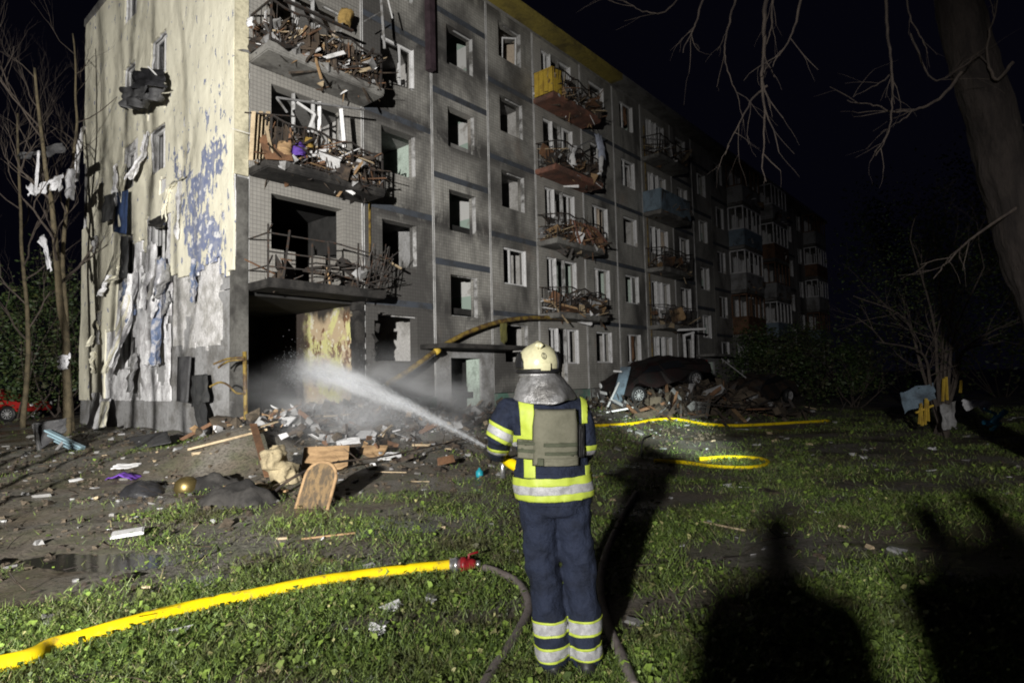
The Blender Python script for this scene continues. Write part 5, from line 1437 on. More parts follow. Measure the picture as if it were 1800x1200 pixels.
drape([(250, 158, .5), (290, 155, .3), (245, 176, .6), (282, 178, .3)], M_GRYC, "bent grey slatted blind beside the black sheets on the gable", "blind", "blind", seed=6, wav=.15)
for k, (x0, y0, x1, y1, lab) in enumerate(((262, 118, 290, 147, "white slat slanting over the black sheets on the gable"), (254, 122, 272, 134, "short white slat left of the slanting slat on the gable"))):
    plank(gw(x0, y0, .45), gw(x1, y1, .2), .10, .03, M_WHITE, lab, "slat", "timber_strip")
drape([(263, 388, .02), (290, 376, .02), (263, 398, .15), (288, 400, .15)], M_CHAR, "charred mesh curtain in the second-floor gable window", "curtain", "curtain", seed=7)
drape([(314, 627, .05), (337, 626, .05), (313, 705, .12), (331, 708, .12)], M_GRYC, "grey board hanging on the gable above the plinth", "board", "board", seed=8, wav=.02, thick=.03)
drape([(338, 660, .05), (365, 657, .05), (338, 715, .15), (365, 706, .15)], M_DKC, "black jacket caught on the gable wall near the corner", "jacket", "jacket", seed=9)
drape([(336, 705, .12), (360, 705, .12), (356, 782, .5), (368, 782, .5)], M_DKC, "black trousers dangling below the jacket on the gable", "trousers", "trousers", seed=10)
drape([(212, 772, 1.0), (294, 758, .9), (216, 796, 1.9), (300, 778, 1.7)], M_GRYC, "dark grey sheet leaning low against the gable foot", "sheet", "metal_sheet", seed=11, wav=.04)
drape([(296, 772, .7), (313, 762, .7), (298, 786, 1.2), (314, 784, 1.2)], M_GRYC, "small dark board beside the leaning grey sheet", "board", "board", seed=12, wav=.02)
drape([(163, 702, .08), (196, 700, .08), (150, 770, .7), (182, 768, .6)], M_EPS, "torn white board slumped at the left gable foot", "board", "board", seed=13, wav=.1)
drape([(178, 705, .2), (192, 705, .2), (176, 758, .5), (188, 752, .5)], M_COAT, "cream render flake slumped at the left gable foot", "flake", "render_flake", seed=14, wav=.1)
for k, (x0, y0, x1, y1) in enumerate(((386, 736, 392, 733), (392, 733, 402, 735), (402, 735, 414, 782), (386, 736, 388, 742))): pass
mb = MB(); pts = [gw(x, y, .12) for x, y in ((387, 742), (387, 735), (394, 732), (403, 735), (408, 757), (415, 782))]; c = pts[-1].copy(); mb.tube([p - c for p in catmull(pts, 5)], .018, 8)
o = mb.build("bent_rod", M_IRON, None, True); o.location = c; tag(o, "thin bent dark rod hanging on the plinth by the corner", "rod")

# ================================================================== TREES AND SHRUBS
M_BARK = mat("grey_bark", (.034, .027, .024), .9, (.018, .014, .013), 3, .4, .65, .9, 14, .03, sc=(2.2, 2.2, .5))
M_BARKY = mat("pale_young_bark", (.13, .105, .065), .85, (.065, .055, .035), 5, .4, .65, .5, 25, .01)
M_TWIG = mat("twig_bark", (.085, .068, .057), .85, (.05, .04, .036), 9, .4, .65, .3, 30, .005)
M_BUSH = leaf_mat("dark_leaf", (.02, .04, .012), (.045, .075, .02), (.09, .10, .03))
M_RAG = mat("grey_white_film", (.62, .62, .66), .7, (.44, .44, .46), 4, .5, .75, .3, 20, .01)
def grow(mb, p, d, L, r, depth, rnd, up=.12, spread=.55, kids=(2, 3), tips=None, seg=4, droop=0.0):
    pts, rs = [p.copy()], [r]; q = p.copy(); dd = d.normalized()
    for k in range(seg):
        dd = (dd + Vector((rnd.gauss(0, .14), rnd.gauss(0, .14), rnd.gauss(0, .08) + up * .25 - droop))).normalized()
        q = q + dd * L / seg; pts.append(q.copy()); rs.append(r * (1 - .45 * (k + 1) / seg))
    mb.tube(pts, rs, 5 if depth > 0 else 4, 0, False)
    if tips is not None: tips.append(q.copy())
    if depth <= 0: return
    for _ in range(rnd.randint(*kids)):
        i = rnd.randint(max(1, seg - 2), seg); b = pts[i]
        a = rnd.uniform(0, 2 * pi); o_ = dd.orthogonal().normalized(); o_.rotate(Matrix.Rotation(a, 3, dd))
        nd = (dd + o_ * rnd.uniform(.5, 1.2) * spread + Vector((0, 0, up - droop))).normalized()
        grow(mb, b, nd, L * rnd.uniform(.55, .85), rs[i] * rnd.uniform(.5, .75), depth - 1, rnd, up, spread, kids, tips, seg, droop)
def bare_tree(pts, r0, r1, label, rnd, cat="tree", name="bare_tree", n=9, L=1.6, depth=3, start=.35, matl=M_BARKY, leaves=0, spread=.6, up=.3, crook=.05):
    base = pts[0].copy(); t = empty(name, base); tag(t, label, cat)
    P = catmull([p - base for p in pts], 8); mb = MB(); nP = len(P)
    mb.tube([p + Vector((nz(i * .3, 1, base.x), nz(i * .3, 5, base.x), 0)) * crook for i, p in enumerate(P)], [r0 + (r1 - r0) * i / (nP - 1) for i in range(nP)], 12)
    mb.build("trunk", matl, t, True)
    mb = MB(); tips = []
    for k in range(n):
        i = int((start + (1 - start) * (k + rnd.random()) / n) * (nP - 1)); a = rnd.uniform(0, 2 * pi); rr = (r0 + (r1 - r0) * i / nP)
        grow(mb, P[i], Vector((cos(a) * spread * 1.3, sin(a) * spread * 1.3, .75)), L * rnd.uniform(.7, 1.3), rr * .5, depth, rnd, up, spread, (2, 3), tips)
    mb.build("crown", M_TWIG, t)
    if leaves:
        mb = MB(); V, F = mb.v, mb.f
        for _ in range(leaves):
            c = rnd.choice(tips) + Vector((rnd.gauss(0, .22), rnd.gauss(0, .22), rnd.gauss(0, .22))); s = rnd.uniform(.03, .07)
            u = Vector((rnd.gauss(0, 1), rnd.gauss(0, 1), rnd.gauss(0, .6))).normalized(); w = u.orthogonal().normalized(); w.rotate(Matrix.Rotation(rnd.uniform(0, 6), 3, u)); o = len(V)
            V += [tuple(c - u * s), tuple(c + w * s * .5), tuple(c + u * s), tuple(c - w * s * .5)]; F += [(o, o + 1, o + 2, o + 3)]
        mb.m = [0] * len(F); mb.build("foliage", M_BUSH, t)
    return t
tr = random.Random(31)
def px(*a): return AT(*a)
def gz(p): return Vector((p.x, p.y, hgt(p.x, p.y) - .1))
T1 = [gz(px(120, 760, 17)), px(117, 640, 17), px(104, 500, 17), px(95, 400, 17), px(75, 260, 17), px(60, 120, 17)]
bare_tree(T1, .12, .03, "thin bare tree with torn rags, left of the gable", tr, n=11, L=1.5, start=.42)
T2 = [gz(px(128, 760, 18.5)), px(112, 470, 18.5), px(122, 330, 18.5), px(135, 200, 18.5), px(128, 60, 18.5)]
bare_tree(T2, .07, .02, "slimmer bare sapling standing behind the ragged tree at the left", tr, n=9, L=1.3, start=.4)
T3 = [gz(px(40, 770, 21)), px(50, 600, 21), px(38, 420, 21), px(30, 200, 21)]
bare_tree(T3, .09, .03, "bare tree at the far left edge of the yard", tr, n=10, L=1.7, start=.3)
# off to the left, outside the frame: bare saplings whose stems throw the streaked shade on the gable
sd = random.Random(8)
for k, (az, dist, rr, H) in enumerate(((-20.2, 13.4, .075, 9.5), (-18.3, 14.2, .055, 9.0), (-16.6, 13.0, .07, 9.5), (-14.4, 13.8, .05, 9.0), (-12.3, 13.2, .035, 8.5))):
    x, y = LAMP.x + dist * sin(R(az)), LAMP.y + dist * cos(R(az))
    bare_tree([Vector((x + sd.gauss(0, .06) * q, y + sd.gauss(0, .06) * q, -.1 + H * q / 4)) for q in range(5)], rr, .012, ["first", "second", "third", "fourth", "fifth"][k] + " bare sapling from the left in the row beside the yard", sd, n=8, L=1.9, depth=2, start=.2, spread=.2, up=.7)
# rags caught in the left trees
def film(C, label, seed, matl=M_RAG, wav=.1):
    P = [AT(*k) for k in C]; c = P[2].copy(); mb = MB()
    mb.sheet(lambda u, v: P[0].lerp(P[1], u).lerp(P[2].lerp(P[3], u), v) - c + Vector((nz(u * 4, v * 4, seed), nz(u * 3, v * 4, seed + 4), nz(u * 4, v * 3, seed + 8))) * wav, 9, 9, 0, .008)
    o = mb.build("rag", matl, None, True); o.location = c; tag(o, label, "rag")
film([(45, 325, 16.9), (84, 320, 16.9), (50, 345, 16.8), (82, 338, 16.8)], "white rag stretched left of the ragged tree trunk", 1)
film([(86, 318, 17), (110, 304, 17.2), (88, 335, 17), (108, 334, 17.2)], "white rag bunched right of the ragged tree trunk", 2)
film([(116, 298, 17.4), (134, 298, 17.4), (116, 345, 17.3), (130, 352, 17.3)], "white rag hanging between the tree and the gable", 3)
film([(66, 265, 16.8), (70, 265, 16.8), (60, 342, 16.8), (66, 340, 16.8)], "white strip dangling in front of the ragged tree", 4, wav=.03)
film([(30, 275, 17.2), (110, 252, 17.0), (34, 280, 17.2), (116, 268, 17.0)], "grey sheet draped over the branches of the ragged tree", 5, M_GRYC, .14)
film([(70, 420, 16.9), (78, 412, 16.9), (84, 470, 16.8), (92, 475, 16.8)], "white strip on the trunk of the ragged tree", 6)
film([(104, 625, 16.8), (124, 622, 16.8), (104, 650, 16.8), (118, 648, 16.8)], "grey scrap low on the trunk of the ragged tree", 7)
# dark shrubs and trees beyond
def shrub(c, rx, ry, rz, n, label, rnd, name="shrub", stems=7, matl=M_BUSH, ls=(.05, .11)):
    t = empty(name, c); tag(t, label, "shrub" if name == "shrub" else "tree")
    mb = MB(); tips = []
    for _ in range(stems): grow(mb, Vector((rnd.gauss(0, .15), rnd.gauss(0, .15), 0)), Vector((rnd.gauss(0, .6), rnd.gauss(0, .6), 1)), rz * .55, .035, 3, rnd, .2, .6, (2, 3), tips)
    mb.build("stem" if name == "shrub" else "trunk", M_TWIG, t)
    mb = MB(); V, F = mb.v, mb.f; cl = [Vector((rnd.gauss(0, .45) * rx, rnd.gauss(0, .45) * ry, rz * (.15 + .85 * rnd.random()))) for _ in range(34)]
    for _ in range(n):
        k = rnd.choice(cl); p = k + Vector((rnd.gauss(0, .17) * rx, rnd.gauss(0, .17) * ry, rnd.gauss(0, .10) * rz)); s = rnd.uniform(*ls)
        if p.z < 0: continue
        u = Vector((rnd.gauss(0, 1), rnd.gauss(0, 1), rnd.gauss(0, .6))).normalized(); w = u.orthogonal().normalized(); w.rotate(Matrix.Rotation(rnd.uniform(0, 6), 3, u)); o = len(V)
        V += [tuple(p - u * s), tuple(p + w * s * .5), tuple(p + u * s), tuple(p - w * s * .5)]; F += [(o, o + 1, o + 2, o + 3)]
    mb.m = [0] * len(F); mb.build("crown", matl, t)
    return t
shrub(gz(px(30, 760, 25)), 2.2, 1.6, 5.5, 5200, "tall dark leafy tree behind the red car at the left edge", tr, "leafy_tree")
shrub(gz(px(105, 750, 26)), 1.2, 1.2, 6.5, 3600, "dark leafy tree between the ragged tree and the gable", tr, "leafy_tree")
shrub(gz(px(-130, 770, 29)), 2.0, 1.6, 4.0, 3200, "low dark tree beyond the left frame edge", tr, "leafy_tree")
shrub(gz(px(1345, 700, 30)), 2.4, 1.6, 3.4, 4200, "dark leafy shrub before the far balconies", tr)
shrub(gz(px(1420, 690, 33)), 2.6, 1.6, 3.6, 3600, "dark leafy shrub right of the far balconies", tr)
shrub(gz(px(1500, 700, 27)), 2.0, 1.5, 2.6, 2600, "low dark shrub in the gap before the far trees", tr)
shrub(gz(px(1590, 690, 38)), 4.0, 3.0, 12, 6000, "tall dark tree behind the bare shrub", tr, "leafy_tree", ls=(.08, .16))
shrub(gz(px(1760, 690, 34)), 4.0, 3.0, 13, 6000, "tall dark tree behind the leaning trunk", tr, "leafy_tree", ls=(.08, .16))
# bare many-stemmed bush right
BB = gz(px(1655, 745, 15.2)); bush = empty("bare_bush", BB); tag(bush, "bare many-stemmed bush rising behind the junk at the right", "bush")
for k, (x1, y1, x2, y2, dy) in enumerate(((1590, 560, 1500, 520, .3), (1640, 560, 1600, 420, -.2), (1655, 540, 1640, 390, .4), (1680, 580, 1730, 470, -.3), (1700, 610, 1790, 560, .2), (1620, 620, 1540, 600, -.4), (1690, 620, 1760, 600, .5), (1665, 600, 1690, 430, 0))):
    P = catmull([Vector((tr.gauss(0, .12), tr.gauss(0, .1), 0)), (AT(x1, y1, 15.2 + dy) - BB) * .5 + Vector((0, 0, .15)), AT(x1, y1, 15.2 + dy) - BB, AT(x2, y2, 15.2 + dy * 2) - BB], 6)
    mb = MB(); nP = len(P); mb.tube(P, [.055 - .045 * i / nP for i in range(nP)], 7, 0, False)
    for q in range(7):
        i = tr.randint(nP // 3, nP - 1); dd = (P[min(i + 1, nP - 1)] - P[i - 1]).normalized()
        grow(mb, P[i], dd + Vector((tr.gauss(0, .6), tr.gauss(0, .5), tr.gauss(.1, .4))), tr.uniform(.5, 1.2), .014, 2, tr, .1, .6, (2, 3))
    mb.build("stem", M_TWIG, bush)
mb = MB(); V, F = mb.v, mb.f
for _ in range(4200):
    p = AT(tr.gauss(1640, 70), tr.gauss(500, 70), 15.3 + tr.gauss(0, .5)) - BB; s = tr.uniform(.02, .045); u = Vector((tr.gauss(0, 1), tr.gauss(0, 1), tr.gauss(0, 1))).normalized(); w = u.orthogonal().normalized(); o = len(V)
    V += [tuple(p - u * s), tuple(p + w * s * .5), tuple(p + u * s), tuple(p - w * s * .5)]; F += [(o, o + 1, o + 2, o + 3)]
mb.m = [0] * len(F); mb.build("foliage", M_BUSH, bush)
# leaning trunk at the right, with hanging broken branches above
TY = 7.2
tk = [(1895, 700), (1848, 560), (1800, 420), (1765, 300), (1733, 180), (1697, 60), (1678, -60), (1664, -220)]
P0 = [AT(x, y, TY) for x, y in tk]; base = Vector((P0[0].x + 1.0, TY, -.15)); lt = empty("leaning_tree", base)
tag(lt, "thick leaning tree trunk at the right edge with broken hanging branches", "tree")
P = catmull([Vector((0, 0, 0)), P0[0] - base] + [p - base for p in P0[1:]], 16); mb = MB(); nP = len(P)
mb.tube([p + Vector((nz(i * .15, 1), nz(i * .15, 2), 0)) * .03 for i, p in enumerate(P)], [.285 - .07 * i / nP + .012 * nz(i * .4, 9) for i in range(nP)], 64)
for k in range(len(mb.v)):
    r_, c_ = divmod(k, 64)
    if r_ < nP:
        a_ = 2 * pi * c_ / 64; e_ = abs(nz(cos(a_) * 5.5, sin(a_) * 5.5, r_ * .13)) * .05 + nz(cos(a_) * 2, sin(a_) * 2, r_ * .1) * .03
        mb.v[k] = tuple(Vector(mb.v[k]) + (Vector(mb.v[k]) - P[r_]) * e_ * 3)
mb.build("trunk", M_BARK, lt, True)
def branch(pts, r, Y, kids=4, kl=.35):
    mb = MB(); Pb = catmull([AT(x, y, Y + dy) - base for x, y, dy in [(p + (0,))[:3] for p in pts]], 6); n = len(Pb)
    mb.tube([p + Vector((nz(i * .7, 1, Y), 0, nz(i * .7, 3, Y))) * .02 for i, p in enumerate(Pb)], [r * (1 - .75 * i / n) for i in range(n)], 6, 0, False)
    for _ in range(kids):
        i = tr.randint(n // 3, n - 1); dd = (Pb[i] - Pb[i - 1]).normalized()
        grow(mb, Pb[i], dd + Vector((tr.gauss(0, .6), tr.gauss(0, .3), tr.gauss(0, .4))), kl * tr.uniform(.5, 1.3), r * .35, 1, tr, 0, .6, (1, 2), droop=.05)
    mb.build("branch", M_TWIG, lt)
branch([(1360, -60), (1345, 20), (1342, 90), (1340, 150), (1345, 200), (1341, 270)], .022, 5.5, 6)
branch([(1352, -60), (1358, 30), (1347, 78)], .014, 5.4, 3)
branch([(1347, 150), (1320, 180), (1295, 225), (1275, 272)], .011, 5.5, 4)
branch([(1412, -40), (1404, 20), (1385, 75), (1357, 116)], .014, 5.2, 3)
branch([(1300, -30), (1285, 30), (1273, 80), (1280, 125), (1298, 170)], .012, 5.6, 4)
branch([(1245, -40), (1230, 20), (1215, 60), (1200, 92)], .012, 5.3, 4)
branch([(1205, -20), (1170, 20), (1130, 20), (1095, 0)], .010, 6.0, 3)
branch([(1555, -40), (1560, 50), (1568, 120), (1568, 180), (1562, 230), (1540, 275)], .016, 6.2, 6)
branch([(1690, 128), (1650, 175), (1610, 192), (1570, 196), (1535, 185), (1490, 178)], .018, 6.6, 5)
branch([(1605, 195), (1580, 215), (1550, 232)], .009, 6.5, 2)
branch([(1568, 130), (1540, 150), (1500, 170)], .009, 6.3, 2)
branch([(1590, -30), (1600, 30), (1625, 75), (1630, 95)], .010, 6.4, 3)
branch([(1780, 110), (1750, 140), (1735, 85), (1750, 20), (1760, -40)], .02, 6.9, 6)
branch([(1760, 150), (1790, 215), (1830, 220)], .014, 7.0, 3)
branch([(1795, 360), (1720, 410), (1680, 445), (1640, 490)], .018, 7.0, 5)
branch([(1600, 60), (1640, 140), (1690, 118), (1730, 85)], .012, 6.8, 5, .5)

# ================================================================== VEHICLES
def car(loc, rot, label, paint, crush, seed, plate=False):
    r = empty("wrecked_car", loc); r.rotation_euler = rot; tag(r, label, "car"); rnd = random.Random(seed)
    prof = [(-2.05, .42), (-2.1, .62), (-1.95, .82), (-1.15, .95), (-.55, 1.38), (.75, 1.42), (1.45, 1.02), (1.95, .96), (2.08, .70), (2.02, .38)]
    def wide(z): return .83 - .20 * sm(.95, 1.42, z)
    def jit(p, k=1.0): v = Vector(p); return v + Vector((nz(v.x * 1.3, v.y * 2, v.z * 2 + seed), nz(v.x * 1.5, v.z * 3, seed + 4), nz(v.x * 1.9, v.y * 1.6, seed + 9) - .6 * sm(.9, 1.4, v.z))) * crush * k
    Pt = []
    for i in range(len(prof)):
        a, b = Vector((*prof[i], 0)), Vector((*prof[(i + 1) % len(prof)], 0))
        n = max(1, int((b - a).length / .18))
        for k in range(n): Pt.append(a.lerp(b, k / n))
    def lower(p):                              # wheel arches
        for cx in (-1.28, 1.30):
            d = math.hypot(p.x - cx, p.y - .33)
            if d < .40: return Vector((p.x, .33 + math.sqrt(max(0, .16 - (p.x - cx) ** 2)), 0))
        return p
    Pt = [lower(p) for p in Pt]; mb = MB(); n = len(Pt); m = 9; vs = []
    for j in range(m):
        f = j / (m - 1) * 2 - 1
        for p in Pt:
            e = 1 - .10 * abs(f) ** 6
            vs.append(jit((p.x * (1 - .03 * abs(f) ** 4), f * wide(p.y), .5 + (p.y - .5) * e)))
    fs = [(j * n + i, j * n + (i + 1) % n, (j + 1) * n + (i + 1) % n, (j + 1) * n + i) for j in range(m - 1) for i in range(n)]
    fs += [tuple(range(n - 1, -1, -1)), tuple((m - 1) * n + i for i in range(n))]
    mb.add(vs, fs); bd = mb.build("car_body", paint, r)
    for s in (-1, 1):
        for x0, x1, q in ((-.92, -.12, 0), (-.04, .95, 1)):
            y = s * .80; zz = (1.0, 1.30); mb = MB()
            tl = x0 + .38 if q == 0 else x0; trr = x1 if q == 0 else x1 - .22
            pts = [jit((x0, s * (wide(zz[0]) + .006), zz[0])), jit((x1, s * (wide(zz[0]) + .006), zz[0])), jit((trr, s * (wide(zz[1]) + .006), zz[1])), jit((tl, s * (wide(zz[1]) + .006), zz[1]))]
            mb.add(pts + [p - Vector((0, s * .02, 0)) for p in pts], [(0, 1, 2, 3), (7, 6, 5, 4), (0, 4, 5, 1), (1, 5, 6, 2), (2, 6, 7, 3), (3, 7, 4, 0)]); mb.build("side_window", M_GLASSD, r)
        mb = MB(); mb.lathe([(.001, -.03), (.10, -.03), (.11, .0), (.08, .02), (.001, .02)], jit((-2.06, s * .6, .70)), (-1, 0, 0), 12); mb.build("headlight", M_WHITE, r, True)
        mb = MB(); mb.box(jit((2.05, s * .62, .80)), (.05, .22, .14)); mb.build("tail_light", M_REDP, r)
        for cx in (-1.28, 1.30):
            c = Vector((cx, s * .76, .33)); mb = MB()
            mb.lathe([(.20, -.10), (.29, -.10), (.325, -.06), (.325, .06), (.29, .10), (.20, .10)], c, (0, 1, 0), 24); w = mb.build("wheel", M_BLACK, r, True)
            mb = MB(); mb.lathe([(.001, .085 * s), (.05, .085 * s), (.055, .06 * s)], c, (0, 1, 0), 14)
            mb.lathe([(.19, .10 * s), (.215, .095 * s), (.215, .02 * s)], c, (0, 1, 0), 24)
            for k in range(10):
                a = 2 * pi * k / 10; mb.bar(c + Vector((.04 * cos(a), .075 * s, .04 * sin(a))), c + Vector((.205 * cos(a), .085 * s, .205 * sin(a))), .022, .02, 0, (0, 1, 0))
            mb.build("rim", M_RIM, w)
    if plate:
        mb = MB(); mb.box((-2.13, .25, .50), (.015, .50, .11)); mb.build("number_plate", M_PAPER, r)
    return r
mt, nt, bs, nn, ll = nodes("dark_car_glass"); bs.inputs["Base Color"].default_value = (.01, .011, .013, 1); bs.inputs["Roughness"].default_value = .1; M_GLASSD = mt
M_RIM = mat("grey_alloy", (.55, .55, .57), .35, (.35, .35, .36), 6, .45, .7, .1, 30, .003, metal=.2)
M_MAROON = mat("burnt_maroon_paint", (.014, .005, .005), .6, (.008, .006, .006), 2.5, .38, .6, .4, 12, .02, fine=.2)
M_DARKC = mat("burnt_black_paint", (.02, .019, .02), .55, (.045, .03, .022), 2.5, .4, .6, .4, 12, .02)
M_REDC = mat("red_car_paint", (.36, .02, .018), .3, (.26, .015, .014), 2, .5, .8, .05, 12, .01, spec=.6, fine=.05, coat=.5)
wa, wb = AT(1122, 694, 22.3), AT(1240, 660, 23.3)          # the two visible wheel hubs
ax_ = (wb - wa); yaw = math.atan2(ax_.y, ax_.x); pit = math.atan2(ax_.z, math.hypot(ax_.x, ax_.y))
rotm = Matrix.Rotation(yaw, 4, 'Z') @ Matrix.Rotation(-pit, 4, 'Y') @ Matrix.Rotation(R(6), 4, 'X')
lc = wa - (rotm.to_3x3() @ Vector((-1.28, -.80, .33)))
cr1 = car(lc, rotm.to_euler(), "crushed dark maroon car with bright rims tipped up on the rubble", M_MAROON, .16, 5, True)
p = gz(px(1330, 705, 27)); car(p + Vector((0, 0, .05)), (R(4), R(-4), yaw + .3), "burnt black car behind the crushed maroon car", M_DARKC, .22, 8)
p = GH(0, 742); car(Vector((p.x - 1.0, p.y + .6, hgt(p.x, p.y))), (0, 0, R(186)), "red car parked at the left edge of the yard", M_REDC, .02, 2)
# rubble the wrecks lie on
mb = MB()
for k in range(1100):
    q = AT(lr.gauss(1215, 75), 700, 22.8 + lr.gauss(0, 1.4)); b = max(0, .95 - .009 * abs((q.x - wb.x) * 40)) * .9
    z = hgt(q.x, q.y) + lr.random() * max(.2, min(1.15, b + .15)); mi = lr.choices(range(9), (.1, .2, 12, .1, 2, 6, 1, .2, 5))[0]; Lh = lr.uniform(.15, .8)
    rot = Matrix.Rotation(lr.uniform(0, 6.3), 3, 'Z') @ Matrix.Rotation(lr.gauss(0, .6), 3, 'Y') @ Matrix.Rotation(lr.uniform(0, 3), 3, 'X')
    mb.box((q.x, q.y, z), (Lh, Lh * .4, Lh * .3) if mi in (6, 8) else (Lh * 1.4, lr.uniform(.02, .12), .025), rot, mi, .2, lr)
tag(mb.build("rubble", DEB2), "dark heap of rubble and branches under the crushed car", "rubble", None, "stuff")
# entrance porch frame behind the wrecks
pf = empty("porch_frame", BW(24.5, -1.5, 0)); tag(pf, "white door frame of a far porch behind the crushed car", "frame"); c = pf.location.copy()
for a, b in (((1205, 640), (1202, 588)), ((1218, 636), (1217, 586)), ((1200, 590), (1220, 584)), ((1190, 580), (1240, 578))):
    mb = MB(); mb.bar(AT(a[0], a[1], 29.5) - c, AT(b[0], b[1], 29.5) - c, .12, .1); mb.build("frame_bar", M_WHITE, pf)

# ================================================================== JUNK AT THE SIDES
bn = empty("broken_bench", GH(105, 790)); tag(bn, "broken pale blue bench collapsed at the left gable foot", "bench"); c = bn.location.copy(); by = GH(105, 790).y
M_PBLUE = mat("pale_blue_paint", (.30, .44, .52), .6, (.20, .27, .31), 5, .5, .7, .2, 30, .005)
for k, (x0, y0, x1, y1) in enumerate(((82, 756, 146, 786), (88, 764, 150, 792), (96, 772, 140, 794))):
    mb = MB(); mb.bar(AT(x0, y0, by + .15 * k) - c, AT(x1, y1, by - .1) - c, .14, .035); mb.build("seat_slat", M_PBLUE, bn)
for x0, y0, x1, y1 in ((112, 776, 96, 796), (60, 745, 70, 795)):
    mb = MB(); mb.bar(AT(x0, y0, by) - c, AT(x1, y1, by) - c, .06, .06); mb.build("leg", M_IRONL, bn)
mb = MB(); mb.sheet(lambda u, v: AT(58, 745, by + .3).lerp(AT(118, 735, by + .4), u).lerp(AT(70, 790, by).lerp(AT(115, 760, by + .3), u), v) - c + Vector((0, nz(u * 3, v * 3) * .1, 0)), 8, 8, 0, .02); mb.build("backrest", M_GRYC, bn)
def sheet4(C, matl, label, cat, name, seed, wav=.05):
    P = [AT(*k) for k in C]; c = P[2].copy(); mb = MB()
    mb.sheet(lambda u, v: P[0].lerp(P[1], u).lerp(P[2].lerp(P[3], u), v) - c + Vector((nz(u * 3, v * 3, seed), nz(u * 3, v * 3, seed + 4), nz(u * 3, v * 3, seed + 8))) * wav, 8, 8, 0, .015)
    o = mb.build(name, matl); o.location = c; return tag(o, label, cat)
sheet4([(1582, 690, 14.9), (1640, 672, 15.0), (1590, 728, 14.6), (1645, 700, 14.8)], M_BLUEG, "grey-blue metal sheet leaning behind the yellow pickets", "sheet", "metal_sheet", 1)
sheet4([(1652, 712, 14.2), (1680, 705, 14.3), (1658, 756, 14.0), (1678, 752, 14.0)], M_PLAST, "pale grey panel standing right of the yellow pickets", "panel", "wall_board", 2, .08)
sheet4([(1690, 705, 14.2), (1742, 708, 14.3), (1694, 716, 14.0), (1738, 722, 14.0)], M_RAG, "whitish rag lying on the junk right of the grey panel", "rag", "rag", 3, .12)
pk = empty("picket_fence", GH(1625, 745)); tag(pk, "broken yellow picket fence in front of the bare bush", "fence"); c = pk.location.copy()
for k, (x, yt, yb) in enumerate(((1616, 716, 745), (1621, 708, 748), (1626, 700, 746), (1632, 703, 740), (1657, 665, 705), (1665, 662, 703), (1688, 668, 690))):
    Y = 14.3 if k < 4 else 15.0; mb = MB(); mb.bar(AT(x, yb, Y) - c, AT(x + 2 * (-1) ** k, yt, Y) - c, .075, .02, 0, (1, 0, 0)); mb.build("picket", M_YELB, pk)
mb = MB(); mb.bar(AT(1610, 725, 14.35) - c, AT(1640, 712, 14.35) - c, .05, .04); mb.build("fence_rail", M_YELB, pk)
bt = empty("blue_tube_frame", GH(1735, 755)); tag(bt, "bright blue bent metal tube frame on the grass at the right", "frame"); c = bt.location.copy()
M_BLUEP = mat("bright_blue_paint", (.03, .24, .46), .45, (.02, .16, .32), 5, .5, .7, .1, 30, .003)
mb = MB(); mb.tube([p - c for p in catmull([AT(1730, 718, 13.6), AT(1742, 724, 13.6), AT(1750, 728, 13.6), AT(1744, 738, 13.5), AT(1735, 748, 13.5)], 6)], .028, 10); mb.build("tube", M_BLUEP, bt, True)
mb = MB(); mb.tube([AT(1768, 722, 13.4) - c, AT(1757, 732, 13.4) - c, AT(1745, 744, 13.4) - c], [.06, .05, .06], 12); mb.build("tube_handle", M_BLUEP, bt, True)
mb = MB(); mb.tube([AT(1728, 742, 13.5) - c, AT(1757, 744, 13.5) - c, AT(1742, 756, 13.5) - c], .05, 10); mb.build("tube_foot", M_BLUEP, bt, True)
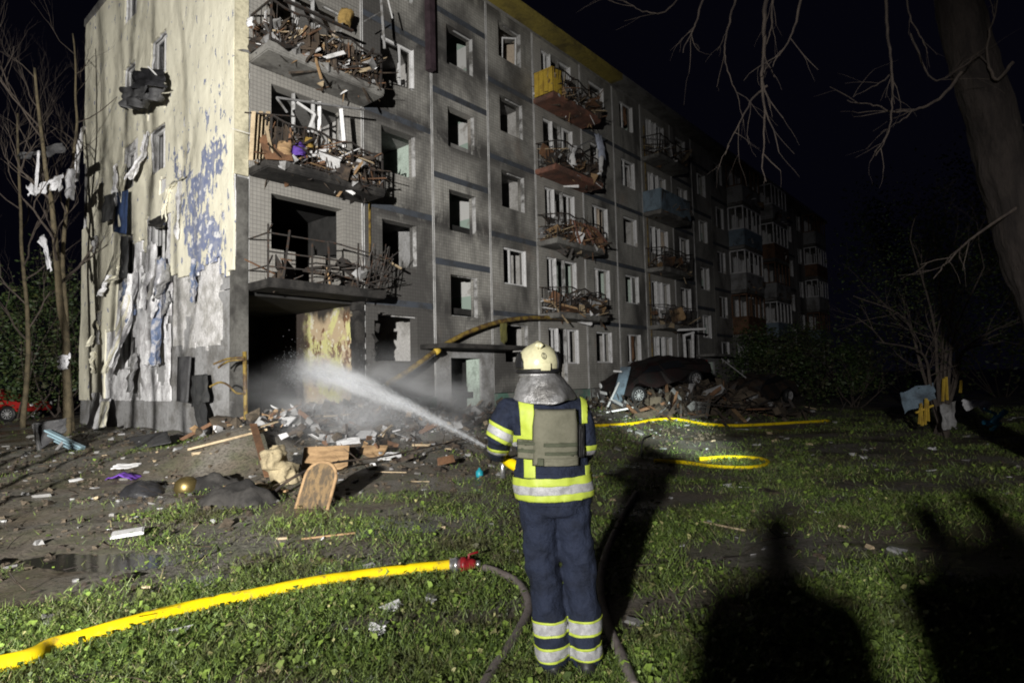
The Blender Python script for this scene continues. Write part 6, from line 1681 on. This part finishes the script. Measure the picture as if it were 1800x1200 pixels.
for px_, py_, lab in ((1498, 800, "white lump on the dark grass, left of a pair"), (1518, 806, "white lump on the dark grass, right of a pair"), (1640, 790, "pale flat scrap on the ground before the junk"), (1280, 855, "small pale scrap on the grass below the hose loop"), (660, 1112, "white scrap on the grass below the yellow hose"), (690, 1070, "small white curled scrap on the grass near the coupling")):
    mb = MB(); s = .07; mb.box((0, 0, .02), (s * 1.7, s, s * .18), Matrix.Rotation(.35, 3, 'X') @ Matrix.Rotation(lr.uniform(0, 3), 3, 'Z'), 0, .30, lr); mb.box((s * .5, s * .3, .03), (s * .8, s * .7, s * .12), Matrix.Rotation(-.5, 3, 'Y'), 0, .30, lr); o = mb.build("scrap", M_PAPER); o.location = GH(px_, py_); tag(o, lab, "scrap")
mb = MB(); pts = catmull([GH(1128, 802), GH(1128, 802, .15), GH(1128, 802, .34) + Vector((.05, 0, 0)), GH(1128, 802, .42) + Vector((.22, 0, 0))], 6); c = pts[0].copy(); mb.tube([p - c for p in pts], .02, 8)
o = mb.build("cable_stub", M_BLACK, None, True); o.location = c; tag(o, "black cable end curling up from the grass by the lit patch", "cable")
# long fallen branch over the heap, twigs on the ground
fbn = empty("fallen_branch", GH(470, 880)); c = fbn.location.copy(); tag(fbn, "long bare branch fallen across the heap in front of the headboard", "branch")
mb = MB(); P = catmull([GH(470, 880, .05), GH(520, 872, .28), GH(580, 852, .32), GH(680, 828, .25), GH(770, 800, .2), GH(820, 780, .1)], 8); mb.tube([p - c for p in P], [.022 - .012 * i / len(P) for i in range(len(P))], 7)
mb.build("stem", M_WOODD, fbn, True)
mb = MB()
for _ in range(14):
    i = tr.randint(4, len(P) - 2); grow(mb, P[i] - c, Vector((tr.gauss(0, 1), tr.gauss(0, .4), tr.gauss(.1, .5))), tr.uniform(.25, .6), .008, 2, tr, 0, .6, (1, 2))
tag(mb.build("twig", M_WOODD, fbn), None, None, None, "stuff")
mb = MB()
for _ in range(150):
    y = 3 + 14 * tr.random() ** 1.4; x = tr.uniform(-.9 * y, .9 * y); grow(mb, on(x, y, .02), Vector((tr.gauss(0, 1), tr.gauss(0, 1), tr.uniform(0, .25))), tr.uniform(.15, .5), .005, 1, tr, 0, .5, (0, 2), None, 3)
tag(mb.build("twig_litter", M_WOODD), "thin broken twigs scattered over the grass", "twigs", None, "stuff")
